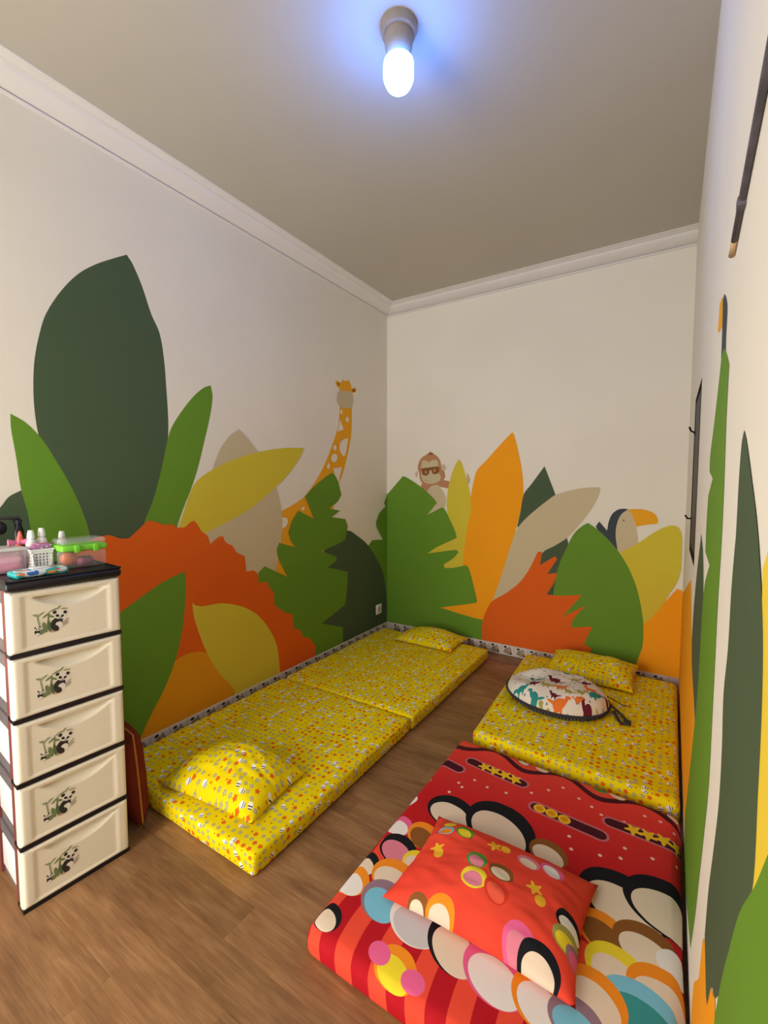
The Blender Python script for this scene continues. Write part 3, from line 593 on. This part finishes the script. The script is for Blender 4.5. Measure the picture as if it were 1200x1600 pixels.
# ------------------------------------------------------------------ drawer cabinet
E_ = Vector((.026, .315)).normalized(); CA = math.atan2(E_.y, E_.x)
CN = Vector((.518, .523))
def cab(X, Y, z): return (CN.x + E_.x*X - E_.y*Y, CN.y + E_.y*X + E_.x*Y, z)
cb = thing('drawer_cabinet', 'tall cream plastic chest of five drawers with panda stickers and black top', 'cabinet', (CN.x, CN.y, 0), CA)
CW, CD, DH = .322, .30, .209
bm = bmesh.new()
for X in (.002, CW - .032):
    for Y in (.0235, CD - .05): box_bm(bm, (X, Y, .0), (X + .03, Y + .045, 1.045), .003)
from_bm('frame_posts', bm, M_POST, cb, True, True)
SMO = [(.0, .0), (.25, .0), (.5, .0), (.75, .0), (1., .0)]
def drawer_front():
    nx, nz_ = 56, 90; V, F = [], []
    wdt, hgt = CW, DH - .013
    def sm(a, b, x): x = min(max((x-a)/(b-a), 0), 1); return x*x*(3-2*x)
    for j in range(nz_ + 1):
        for i in range(nx + 1):
            u, v = i/nx, j/nz_
            # rounded outer edge
            eu = min(u, 1-u)*wdt; ev = min(v, 1-v)*hgt; d = min(eu, ev)
            y = .012*(1 - math.sqrt(max(0, 1 - (1 - min(d/.012, 1))**2)))
            # sloping finger recess: deep under the lip, running out downwards, narrower towards the bottom
            top = .875; w_ = (u - .53)/.34
            if abs(w_) < 1:
                bot = top - .21*(1 - w_*w_)
                if bot < v < top + .012:
                    s = min((v - bot)/(top - bot), 1)*min(1, (1 - abs(w_))*5)
                    y += .024*s*(1 - sm(top, top + .012, v))
            # wide shallow panel step on the right
            y += .0035*(1 - sm(.865, .89, u))*sm(.1, .12, u) * sm(.05, .1, v)*(1 - sm(.9, .93, v))
            V.append((u*wdt, y, v*hgt))
    for j in range(nz_):
        for i in range(nx): a = j*(nx+1)+i; F.append((a, a+1, a+nx+2, a+nx+1))
    n0 = len(V); ring = [i for i in range(nx+1)] + [j*(nx+1)+nx for j in range(1, nz_+1)] + [nz_*(nx+1)+i for i in range(nx-1, -1, -1)] + [j*(nx+1) for j in range(nz_-1, 0, -1)]
    for i in ring: V.append((V[i][0], .0345, V[i][2]))
    m = len(ring)
    for k in range(m): F.append((ring[(k+1) % m], ring[k], n0+k, n0+(k+1) % m))
    F.append(tuple(n0 + k for k in range(m)))
    me = bpy.data.meshes.new('drawer'); me.from_pydata(V, [], F); me.materials.append(M_CREAMP)
    me.polygons.foreach_set('use_smooth', [True]*len(me.polygons)); me.set_sharp_from_angle(angle=math.radians(50)); return me
dme = drawer_front()
box_me = None
for k in range(5):
    z0 = .011 + k*DH
    d = link('drawer', dme, cb); d.location = (0, -.012, z0)
    if box_me is None:
        bm = bmesh.new(); box_bm(bm, (.005, .083, .03), (CW - .005, CD - .054, DH - .06), .006)
        box_me = from_bm('drawer_box', bm, M_WHITEP, d, True, True); box_me['label'] = 'white drawer box'
        sv = [(.058, .0026, .042), (.162, .0026, .042), (.162, .0026, .132), (.058, .0026, .132)]
        st = mesh('panda_sticker', [(x, y, z) for x, y, z in sv], [(0, 1, 2, 3)], M_STICK, d, uv=[(0,0),(1,0),(1,1),(0,1)]); st['label'] = 'black, white and green panda sticker'
    else:
        c = box_me.copy(); COL.objects.link(c); c.parent = d; c = st.copy(); COL.objects.link(c); c.parent = d
    # dark shelf rail under the drawer, bowed a little along its front
    V, F = [], []
    n = 16
    for i in range(n + 1):
        u = i/n; sag = .006*math.sin(PI*u)
        for y, z in ((-.010, -.001), (-.010, .012 + sag*.8), (.05, .012 + sag*.8), (.05, -.001)): V.append((u*CW, y, z0 - .011 + z))
    for i in range(n):
        for q in range(4): F.append((i*4+q, i*4+(q+1) % 4, i*4+4+(q+1) % 4, i*4+4+q))
    F += [(0, 1, 2, 3), tuple(n*4 + q for q in (3, 2, 1, 0))]
    if k == 0: V = [(x, y, max(z, 0)) for x, y, z in V]
    bm = bmesh.new(); vv = [bm.verts.new(v) for v in V]
    for f in F: bm.faces.new([vv[i] for i in f])
    from_bm('shelf_rail', bm, M_NAVYP, cb, True, True)
    for X in (.006, CW - .012): box('side_panel', (X, .069, z0 + DH - .057), (X + .006, CD - .051, z0 + DH - .018), M_SMOKE, cb)
for X in (.0125, CW - .0185): box('side_sheet', (X, .069, .004), (X + .006, CD - .051, 1.04), M_SMOKE, cb)
box('back_panel', (.02, CD - .02, .02), (CW - .02, CD - .012, 1.04), M_SMOKE, cb)
bm = bmesh.new(); box_bm(bm, (-.006, -.018, 1.046), (CW + .006, CD + .004, 1.078), .012, 3)
tp = from_bm('top_tray', bm, M_NAVYP, cb, True, True)
bm = bmesh.new()
for lo, hi in (((-.004, -.016, 1.076), (CW+.004, -.008, 1.082)), ((-.004, CD-.006, 1.076), (CW+.004, CD+.002, 1.082)), ((-.004, -.016, 1.076), (.004, CD+.002, 1.082)), ((CW-.004, -.016, 1.076), (CW+.004, CD+.002, 1.082))):
    box_bm(bm, lo, hi, .002)
from_bm('rim', bm, M_NAVYP, tp, True, True)
ZT = 1.0785

# ------------------------------------------------------------------ things on the cabinet
def soft_box(name, lo, hi, r, mat, parent, step=.03, fn=None):
    V, F, U = roundbox(lo, hi, r, step, fn); return mesh(name, V, F, mat, parent, True, U)
M_CLEAR = glassy('clear_plastic', rgb(214, 216, 214), .2, .12)
M_LIME = plain('lime_plastic', rgb(128, 214, 60), .35, .45, .04)
gb = thing('lidded_box', 'clear plastic box with lime green clip lid on the cabinet top', 'box', cab(.18, .09, ZT), CA + .03)
soft_box('tub', (0, 0, 0), (.142, .105, .062), .01, M_CLEAR, gb)
soft_box('lid_band', (-.003, -.003, .0605), (.145, .108, .084), .008, M_LIME, gb)
soft_box('lid_top', (0, 0, .0835), (.142, .105, .106), .01, M_CLEAR, gb)
for x in (.045, .105): box('clip', (x - .009, -.008, .056), (x + .009, -.002, .084), M_LIME, gb, .002)
def ball(name, r, mat, parent, loc, sc=(1,1,1)):
    bm = bmesh.new(); bmesh.ops.create_icosphere(bm, subdivisions=3, radius=r)
    for v in bm.verts:
        v.co = Vector((v.co.x*sc[0], v.co.y*sc[1], v.co.z*sc[2])) * (1 + .04*nz(v.co.x, v.co.y, v.co.z, 60)); v.co += Vector(loc)
    return from_bm(name, bm, mat, parent, True)
def inbox(name, label, cat, X, Y, z, rz=0): return thing(name, label, cat, cab(X, Y, z), CA + rz)
t = inbox('toy_ball', 'orange ball inside the green lidded box', 'ball', .215, .145, ZT + .004)
ball('ball_body', .026, plain('orange_rubber', rgb(236, 110, 52), .5), t, (0, 0, .0265), (1.1, .9, 1))
bm = bmesh.new(); bmesh.ops.create_uvsphere(bm, u_segments=10, v_segments=6, radius=.004, matrix=Matrix.Translation((0, 0, .053)))
from_bm('air_plug', bm, M_WHITEP, t, True)
for k, (x, y, col, nm, lab) in enumerate(((.262, .13, rgb(176, 90, 120), 'cloth_roll', 'plum coloured cloth roll inside the green lidded box'), (.268, .165, rgb(150, 140, 90), 'cloth_roll', 'khaki cloth roll inside the green lidded box, behind the plum one'))):
    t = inbox(nm, lab, 'cloth', x, y, ZT + .004, .5); t['group'] = 'cloth rolls in the green lidded box'
    n = 40; P = []
    tube('rolled_cloth', [(-.026, 0, .014), (-.012, 0, .0145), (.012, 0, .0145), (.026, 0, .014)], .0135, plain('cloth_%d' % k, col, .8), t, 14)
    P = [(.0262, .011*(1 - i/n)*math.cos(i*.5), .014 + .011*(1 - i/n)*math.sin(i*.5)) for i in range(n)]
    tube('roll_end', P, .0012, plain('cloth_end', rgb(214, 196, 176), .8), t, 6)
bk = thing('perforated_basket', 'small white perforated basket between the pink tub and green lidded box', 'basket', cab(.136, .185, ZT), CA)
def basket(par, w, d, h, taper=.012):
    bm = bmesh.new()
    def strip(ax, s):  # one wall made of bars around slots
        L = w if ax == 0 else d
        n = 6
        rows = [(0, .012)] + [(.018 + .0105*k, .0225 + .0105*k) for k in range(4)] + [(h - .012, h)]
        for z0, z1 in rows:
            for a, b in ((-L/2, L/2),):
                t0, t1 = -taper*(1 - z0/h), -taper*(1 - z1/h)
                if ax == 0: box_bm(bm, (a - t1*-.5, s*(d/2 + t0) - .001, z0), (b + t1*.5, s*(d/2 + t0) + .001, z1))
                else: box_bm(bm, (s*(w/2 + t0) - .001, a - t1*-.5, z0), (s*(w/2 + t0) + .001, b + t1*.5, z1))
        for k in range(n + 1):
            p = -L/2 + L*k/n
            if ax == 0: box_bm(bm, (p*.92 - .003, s*(d/2 - taper*.55) - .0012, .008), (p*.92 + .003, s*(d/2 - taper*.55) + .0012, h))
            else: box_bm(bm, (s*(w/2 - taper*.55) - .0012, p*.92 - .003, .008), (s*(w/2 - taper*.55) + .0012, p*.92 + .003, h))
    for s in (-1, 1): strip(0, s); strip(1, s)
    from_bm('basket_wall', bm, M_WHITEP, par)
    box('basket_floor', (-w/2 + taper, -d/2 + taper, 0), (w/2 - taper, d/2 - taper, .003), M_WHITEP, par)
    bm = bmesh.new()
    for lo, hi in (((-w/2-.003, -d/2-.003, h-.002), (w/2+.003, -d/2+.002, h+.003)), ((-w/2-.003, d/2-.002, h-.002), (w/2+.003, d/2+.003, h+.003)), ((-w/2-.003, -d/2, h-.002), (-w/2+.002, d/2, h+.003)), ((w/2-.002, -d/2, h-.002), (w/2+.003, d/2, h+.003))): box_bm(bm, lo, hi)
    from_bm('basket_rim', bm, M_WHITEP, par)
basket(bk, .066, .085, .072)
def bottle(X, Y, z, h, r, label):
    t = thing('white_bottle', label, 'bottle', cab(X, Y, z), 0, 'white bottles on the cabinet')
    lathe('bottle_body', [(r*.92, 0), (r, .004), (r, h*.66), (r*.85, h*.74), (r*.5, h*.78), (r*.5, h*.8)], M_WHITEP, t, 20)
    lathe('cap', [(r*.72, h*.79), (r*.74, h*.8), (r*.62, h*.93), (r*.5, h*.97), (r*.48, h)], plain('white_cap', rgb(246, 246, 246), .3), t, 20)
bottle(.119, .195, ZT + .0035, .135, .016, 'white bottle standing in the perforated basket, left of the pair')
bottle(.153, .205, ZT + .0035, .14, .016, 'white bottle standing in the perforated basket, right of the pair')
bottle(.232, .262, ZT, .122, .016, 'white bottle standing alone behind the green lidded box')
t = thing('floral_pouch', 'lilac floral pouch tucked into the top of the perforated basket', 'pouch', cab(.14, .166, ZT + .036), CA)
def pouch_mat():
    t = NT('lilac_floral_cloth', .7); uv = t.obj()
    v = t.n('TexVoronoi'); t.link(uv, v.inputs['Vector']); v.inputs['Scale'].default_value = 90
    return t.out(t.ramp(v.outputs['Distance'], [(.25, rgb(236, 226, 234)), (.4, rgb(168, 110, 160)), (.8, rgb(196, 130, 176))]))
soft_box('pouch_body', (-.032, -.008, 0), (.03, .008, .055), .0075, pouch_mat(), t, .012, lambda s, p, d: s + d*.0025*nz(p.x, p.y, p.z, 60))
tube('zip', [(-.03, 0, .0555), (0, 0, .057), (.028, 0, .0555)], .0015, plain('pink_zip', rgb(235, 120, 160), .5), t, 6)
pk = thing('pink_tub', 'long clear tub with pink contents at the left end of the cabinet top', 'box', cab(-.02, .155, ZT), CA)
soft_box('tub', (0, 0, 0), (.115, .105, .075), .008, glassy('clear_rosy_plastic', rgb(232, 206, 212), .42, .12), pk)
soft_box('lid', (-.003, -.003, .0745), (.118, .108, .086), .005, glassy('frosted_lid', rgb(226, 226, 220), .75, .25), pk)
t = inbox('pink_towel', 'folded pink towel inside the long clear tub', 'towel', .038, .2075, ZT + .004)
soft_box('fold', (-.05, -.042, 0), (.05, .042, .028), .012, plain('pink_towelling', rgb(232, 92, 150), .9), t, .02, lambda s, p, d: s + d*.003*nz(p.x, p.y, p.z, 40))
soft_box('fold', (-.049, -.041, .027), (.048, .041, .052), .012, plain('pale_pink_towelling', rgb(240, 170, 196), .9), t, .02, lambda s, p, d: s + d*.003*nz(p.x, p.y, p.z, 40))
t = inbox('pink_hair_bow', 'small pink bow lying on the lid of the long clear tub', 'bow', .085, .2, ZT + .0865)
M_BOW = plain('pink_ribbon', rgb(240, 130, 170), .5)
for s in (-1, 1):
    V, F = [], []
    for i in range(9):
        u = i/8
        for j in range(8):
            a = 2*PI*j/8; V.append((s*(.003 + .026*u), (.004 + .012*u)*math.cos(a)*.7, .013 + (.004 + .009*u)*math.sin(a)))
    for i in range(8):
        for j in range(8): F.append((i*8+j, i*8+(j+1) % 8, i*8+8+(j+1) % 8, i*8+8+j))
    F += [tuple(range(8)), tuple(range(71, 63, -1))]
    mesh('bow_loop', V, F, M_BOW, t, True)
ball('bow_knot', .006, M_BOW, t, (0, 0, .012))
t = inbox('coral_cone_cap', 'coral pointed cap standing on the lid of the long clear tub', 'cap', .098, .235, ZT + .0865)
lathe('cone', [(.013, 0), (.012, .01), (.006, .04), (.003, .048), (0, .05)], plain('coral_plastic', rgb(240, 110, 96), .4), t, 16)
lathe('collar', [(.0145, 0), (.0145, .005), (.013, .006)], plain('coral_collar', rgb(226, 90, 80), .4), t, 16)
wp = thing('wipes_packet', 'teal and white packet of wipes lying on the front edge of cabinet', 'packet', cab(.028, .014, ZT), CA + .1)
def wipes_mat():
    t = NT('printed_packet_film', .3, .5); uv = t.uv()
    c = rgb(34, 168, 168)
    c = t.oval(c, uv, .06, .035, .055, .04, rgb(232, 240, 240), .2); c = t.oval(c, uv, .055, .035, .02, .015, rgb(52, 110, 196), .4); c = t.oval(c, uv, .075, .03, .01, .015, rgb(60, 120, 200), -.4)
    c = t.oval(c, uv, .025, .03, .014, .012, rgb(240, 150, 90)); c = t.oval(c, uv, .12, .045, .03, .012, rgb(210, 96, 70), .1); c = t.oval(c, uv, .14, .02, .02, .012, rgb(226, 232, 230), .3)
    c = t.oval(c, uv, .02, .06, .02, .012, rgb(30, 190, 196))
    for x, y, rx, ry, k in ((.05,-.006,.034,.014,rgb(234,240,238)),(.045,-.006,.014,.009,rgb(56,112,196)),(.058,-.004,.006,.011,rgb(56,112,196)),(.02,-.008,.007,.007,rgb(240,140,90)),(.008,-.004,.006,.006,rgb(236,160,110)),(.1,-.012,.014,.006,rgb(240,170,70)),(.13,-.006,.016,.01,rgb(226,232,230)),(.118,-.003,.006,.005,rgb(222,110,70))): c = t.oval(c, uv, x, y, rx, ry, k)
    return t.out(c)
soft_box('packet_body', (0, 0, 0), (.155, .075, .022), .0105, wipes_mat(), wp, .012, lambda s, p, d: s + d*.003*nz(p.x, p.y, p.z, 50))
box('opening_flap', (.055, .022, .0222), (.105, .055, .0265), plain('white_flap', rgb(238, 240, 240), .35), wp, .001)

# trolley case standing between the cabinet and the wall
tc = thing('trolley_case', 'black trolley case behind the cabinet with its pull handle raised', 'suitcase', (.105, .53, 0), 0)
M_CASE = plain('black_case_fabric', rgb(34, 34, 36), .7)
soft_box('case_body', (-.07, -.18, .03), (.07, .18, .62), .03, M_CASE, tc, .06)
for y in (-.14, .14): lathe('wheel', [(.012, 0), (.02, .002), (.02, .03), (.012, .032)], M_NAVYP, tc, 16, (0, y, 0))
for y in (-.06, .165): tube('handle_post', [(.015, y*1.0, .6), (.015, y, 1.2), (.015, y - (.004 if y > 0 else -.004), 1.243)], .016, M_NAVYP, tc, 12)
tube('handle_grip', [(.015, -.065, 1.25), (.015, .05, 1.254), (.015, .168, 1.25)], .007, plain('grey_grip', rgb(92, 92, 92), .5), tc, 10)
ball('grip_button', .021, M_NAVYP, tc, (.02, .105, 1.215), (1, 1, 1.2))

# ------------------------------------------------------------------ bedding
def mattress_mesh(name, lo, hi, r, mat, parent, amp=.004, seed=0, dome=0, uvo=(0,0), step=.035, skew=None):
    lo, hi = Vector(lo), Vector(hi)
    def fn(s, p, d):
        k = (s.z - lo.z) / (hi.z - lo.z)
        n = nz(p.x + seed, p.y*.8, 0, 5)*.6 + nz(p.x*1.6 + seed, p.y, p.z*3, 14)*.3
        o = Vector((s.x, s.y, s.z))
        if d.z > .5: o.z += amp*n*1.2
        else: o += Vector((d.x, d.y, 0))*amp*(n - .2)
        if k > .5 and dome:
            u = (s.x-lo.x)/(hi.x-lo.x)*2-1; v = (s.y-lo.y)/(hi.y-lo.y)*2-1
            o.z += dome*(1-u*u)*(1-v*v) * (2*k-1)
        if o.z < .0005: o.z = .0005
        if skew: o = skew(o)
        return o
    V, F, U = roundbox(lo, hi, r, step, fn)
    return mesh(name, V, F, mat, parent, True, [(a - uvo[0], b - uvo[1]) for a, b in U])
fm = thing('folding_mattress', 'long yellow bee-print folding mattress on the floor along the left wall', 'mattress', (.53, 2.2, 0))
mattress_mesh('near_panel', (-.462, -1.195, 0), (.52, -.075, .083), .022, M_BEE, fm, .005, 3, .004)
mattress_mesh('far_panel', (-.458, -.068, 0), (.528, 1.17, .086), .024, M_BEE, fm, .005, 8, .003)
ym = thing('yellow_mattress', 'yellow bee-print mattress at the back of the right wall', 'mattress', (1.84, 2.7, 0))
def skew_y(o):      # local metres: left side leans, near end runs slightly askew, right side along the wall
    k = (.45 - o.x)/.9; t_ = (.70 - o.y)/1.28
    return Vector((o.x + k*(.06*t_ - .05), o.y + t_*.062*(k - .5), o.z))
mattress_mesh('cover', (-.452, -.588, 0), (.462, .69, .106), .03, M_BEE, ym, .006, 21, .006, skew=skew_y)
rm = thing('red_mattress', 'red printed mattress with striped front edge, nearest the camera', 'mattress', (0, 0, 0))
def skew_r(o):
    k = (2.305 - o.x)/.94; t_ = (o.y - .905)/1.165
    return Vector((o.x, o.y + t_*.055*(k - .5), o.z))
mattress_mesh('cover', (1.365, .905, 0), (2.304, 2.068, .092), .042, M_SHEET, rm, .006, 33, .006, (1.37, .91), skew=skew_r)

def pillow_geo(a, b, T, n=40, pinch=.07, edge=.012, base=.0, seed=0, rnd=False, wr=.006, fill=.5, tilt=0):
    """top grid + bottom grid sharing the rim; returns verts, faces, uv, top-face count"""
    def shape(i, j, top):
        u, v = -1 + 2*i/n, -1 + 2*j/n
        if rnd:
            x, y = u*math.sqrt(1 - v*v/2), v*math.sqrt(1 - u*u/2); rr = min(1, x*x + y*y); f = (1 - rr**2.6)**.5
        else:
            x = u*(1 - pinch*(1 - v*v)*u*u); y = v*(1 - pinch*(1 - u*u)*v*v)
            f = ((1 - u**2)*(1 - v**2))**fill if abs(u) < 1 and abs(v) < 1 else 0
        X, Y = x*a, y*b
        w = nz(X + seed, Y, seed, 9)*.6 + nz(X*.7 + seed, Y*2, 0, 22)*.4
        if top: z = edge + T*f*(1 + .25*nz(X + seed*3, Y, 1, 5)) + wr*w*min(1, f*2 + .15)
        else: z = edge - (edge - base)*min(1, f*2.5)
        return (X, Y, z), (X, Y)
    V, U, F = [], [], []; ti, bi = {}, {}
    for j in range(n+1):
        for i in range(n+1):
            p, q = shape(i, j, True); ti[i, j] = len(V); V.append(p); U.append(q)
    for j in range(n+1):
        for i in range(n+1):
            if i in (0, n) or j in (0, n): bi[i, j] = ti[i, j]
            else:
                p, q = shape(i, j, False); bi[i, j] = len(V); V.append(p); U.append((q[0], -q[1] + 2*b))
    for j in range(n):
        for i in range(n):
            F.append((ti[i,j], ti[i+1,j], ti[i+1,j+1], ti[i,j+1]))
    nt = len(F)
    for j in range(n):
        for i in range(n):
            F.append((bi[i,j], bi[i,j+1], bi[i+1,j+1], bi[i+1,j]))
    return V, F, U, nt
def pillow(name, label, loc, rz, a, b, T, mat, rot=(0, 0), cat='pillow', **kw):
    t = thing(name, label, cat, loc, 0, 'bee-print pillows' if mat is M_BEE else None); t.rotation_euler = (rot[0], rot[1], rz)
    V, F, U, nt = pillow_geo(a, b, T, **kw)
    mesh('pillow_cover', V, F, mat, t, True, U)
    n = kw.get('n', 40)
    return t
def rim_piping(t, a, b, r, mat, pinch=.07, edge=.012, n=14, name='piping', rnd=False):
    P = []
    for s in range(4):
        for k in range(n):
            w = -1 + 2*k/n
            u, v = ((w, -1), (1, w), (-w, 1), (-1, -w))[s]
            if rnd: x, y = u*math.sqrt(1 - v*v/2), v*math.sqrt(1 - u*u/2)
            else: x = u*(1 - pinch*(1 - v*v)*u*u); y = v*(1 - pinch*(1 - u*u)*v*v)
            P.append((x*a, y*b, edge))
    tube(name, P, r, mat, t, 6, True)
p1 = pillow('bee_print_pillow', 'plump yellow bee-print pillow on the near end of the folding mattress', (.665, 1.235, .092), .11, .262, .172, .118, M_BEE, seed=2.3, wr=.013, fill=.58, pinch=.04)
p2 = pillow('bee_print_pillow', 'flat yellow bee-print pillow at the far end of the folding mattress, by the corner', (.60, 3.27, .0935), -.02, .262, .172, .075, M_BEE, seed=7.1, wr=.008)
p3 = pillow('bee_print_pillow', 'yellow bee-print pillow propped against the back wall behind the dinosaur cushion', (1.815, 3.215, .135), -.02, .272, .185, .075, M_BEE, (.12, 0), seed=11.7, wr=.014)
p4 = pillow('coral_pillow', 'coral red printed pillow lying on the red mattress', (1.80, 1.30, .101), 0, .278, .2, .09, M_REDP, seed=15.2, wr=.013, fill=.58)

# dinosaur cushion with dark spotted underside and buckle strap
DCX, DCY = 1.70, 2.70
dc = thing('dinosaur_cushion', 'oval white dinosaur-print baby cushion on the yellow mattress', 'cushion', (DCX, DCY, .127)); dc.rotation_euler = (.05, .03, 0)
V, F, U, nt = pillow_geo(.28, .222, .082, n=44, edge=.03, seed=5.5, rnd=True, wr=.007)
V2 = []
for i, (x, y, z) in enumerate(V):
    if i < 45*45:
        d = math.hypot((x + .16)/.09, (y - .03)/.075); z -= .042*math.exp(-d*d)
        d = math.hypot((x - .01)/.05, (y - .01)/.05); z -= .02*math.exp(-d*d)
    V2.append((x, y, z))
top_idx = sorted({i for f in F[:nt] for i in f}); rm_ = {k: i for i, k in enumerate(top_idx)}
mesh('printed_top', [V2[i] for i in top_idx], [tuple(rm_[i] for i in f) for f in F[:nt]], M_DINO, dc, True, [U[i] for i in top_idx])
bot_idx = sorted({i for f in F[nt:] for i in f}); rb_ = {k: i for i, k in enumerate(bot_idx)}
ob = mesh('spotted_underside', [V2[i] for i in bot_idx], [tuple(rb_[i] for i in f) for f in F[nt:]], M_DARKSPOT, dc, True, [U[i] for i in bot_idx]); ob['label'] = 'dark spotted underside'
rim_piping(dc, .281, .223, .008, M_DARKSPOT, edge=.028, rnd=True, name='dark_border')
M_STRAP = plain('dark_webbing', rgb(52, 50, 52), .7)
def ribbon(name, pts, w, mat, parent, th=.0025):
    V, F = [], []
    P = [Vector(p) for p in pts]
    for i, p in enumerate(P):
        d = (P[min(i+1, len(P)-1)] - P[max(i-1, 0)]).normalized(); s = d.cross(Vector((0, 0, 1))).normalized()*w/2; u = s.cross(d).normalized()*th/2
        V += [p + s + u, p - s + u, p - s - u, p + s - u]
    for i in range(len(P)-1):
        for k in range(4): F.append((i*4+k, i*4+(k+1) % 4, i*4+4+(k+1) % 4, i*4+4+k))
    F += [(3, 2, 1, 0), tuple((len(P)-1)*4 + k for k in range(4))]
    return mesh(name, V, F, mat, parent, False)
ribbon('strap', [(.25, .06, .035), (.285, .05, .02), (.32, .02, .012), (.35, -.01, .008), (.372, -.05, .006), (.372, -.08, .006), (.352, -.088, .006), (.332, -.06, .006), (.318, -.02, .006), (.30, .02, .008)], .018, M_STRAP, dc)
box('buckle', (.355, -.085, .004), (.392, -.04, .014), plain('black_buckle', rgb(30, 30, 32), .35), dc, .004)
ribbon('tie', [(.22, .13, .04), (.27, .135, .022), (.33, .12, .006), (.38, .12, .004)], .006, M_STRAP, dc)

# rust cushion wedged upright between cabinet and mattress
rc = thing('rust_cushion', 'rust red cushion with yellow piping standing between cabinet and folding mattress', 'cushion', (.30, .932, .0))
M_RUST = plain('rust_cloth', rgb(112, 38, 20), .8, .2, .12, 14)
def upright(V): return [(x*(1 - .3*((y + .198)/.396)**2.2), -(z - .012), (y + .198)*(.93 + .07*math.cos(x*8))) for x, y, z in V]
V, F, U, nt = pillow_geo(.19, .198, .066, n=28, seed=4.4, wr=.008, edge=.012, base=-.03)
mesh('cushion_cover', upright(V), F, M_RUST, rc, True)
P = []
for s in range(4):
    for k in range(14):
        w = -1 + 2*k/14; u, v = ((w, -1), (1, w), (-w, 1), (-1, -w))[s]
        P.append((u*(1 - .07*(1 - v*v)*u*u)*.19, v*(1 - .07*(1 - u*u)*v*v)*.198, .012))
tube('piping', upright(P), .0042, plain('yellow_piping', rgb(176, 120, 44), .7), rc, 6, True)

# ------------------------------------------------------------------ small wall fittings
so = thing('wall_socket', 'white square wall socket low on the left wall by the corner', 'socket', (.013, 3.374, .243))
box('faceplate', (0, -.044, -.044), (.009, .044, .044), M_WHITEP, so, .003)
lathe_o = lathe('socket_well', [(.024, 0), (.024, .003), (.019, .003), (.018, .001)], plain('socket_grey', rgb(196, 192, 182), .4), so, 24); lathe_o.rotation_euler = (0, PI/2, 0); lathe_o.location = (.0092, 0, 0)
for z in (-.009, .009):
    h = lathe('pin_hole', [(.003, 0), (.003, .0008)], plain('hole_black', rgb(20, 20, 20), .8), so, 10); h.rotation_euler = (0, PI/2, 0); h.location = (.0112, 0, z)
rr = thing('wall_rail', 'dark grey chipped rail with a bare wooden end high on the right wall', 'rail', (W, 1.02, 1.795))
d = Vector((0, .70 - 1.02, 1.86 - 1.795)); RX = Vector((-.0052, 0, 0)); P = [RX + d*k for k in (.06, .5, 1, 1.6, 2.4, 3.2)]
tube('rail_bar', P, .0052, M_RODM, rr, 12)
tube('wooden_end', [RX - d*.07, RX + d*.065], .0048, plain('bare_wood_end', rgb(190, 158, 122), .7), rr, 12)
for k in (.34,):
    q = d*k; box('bracket', (-.0115, q.y - .01, q.z - .009), (0, q.y + .01, q.z + .006), M_RODM, rr, .002)
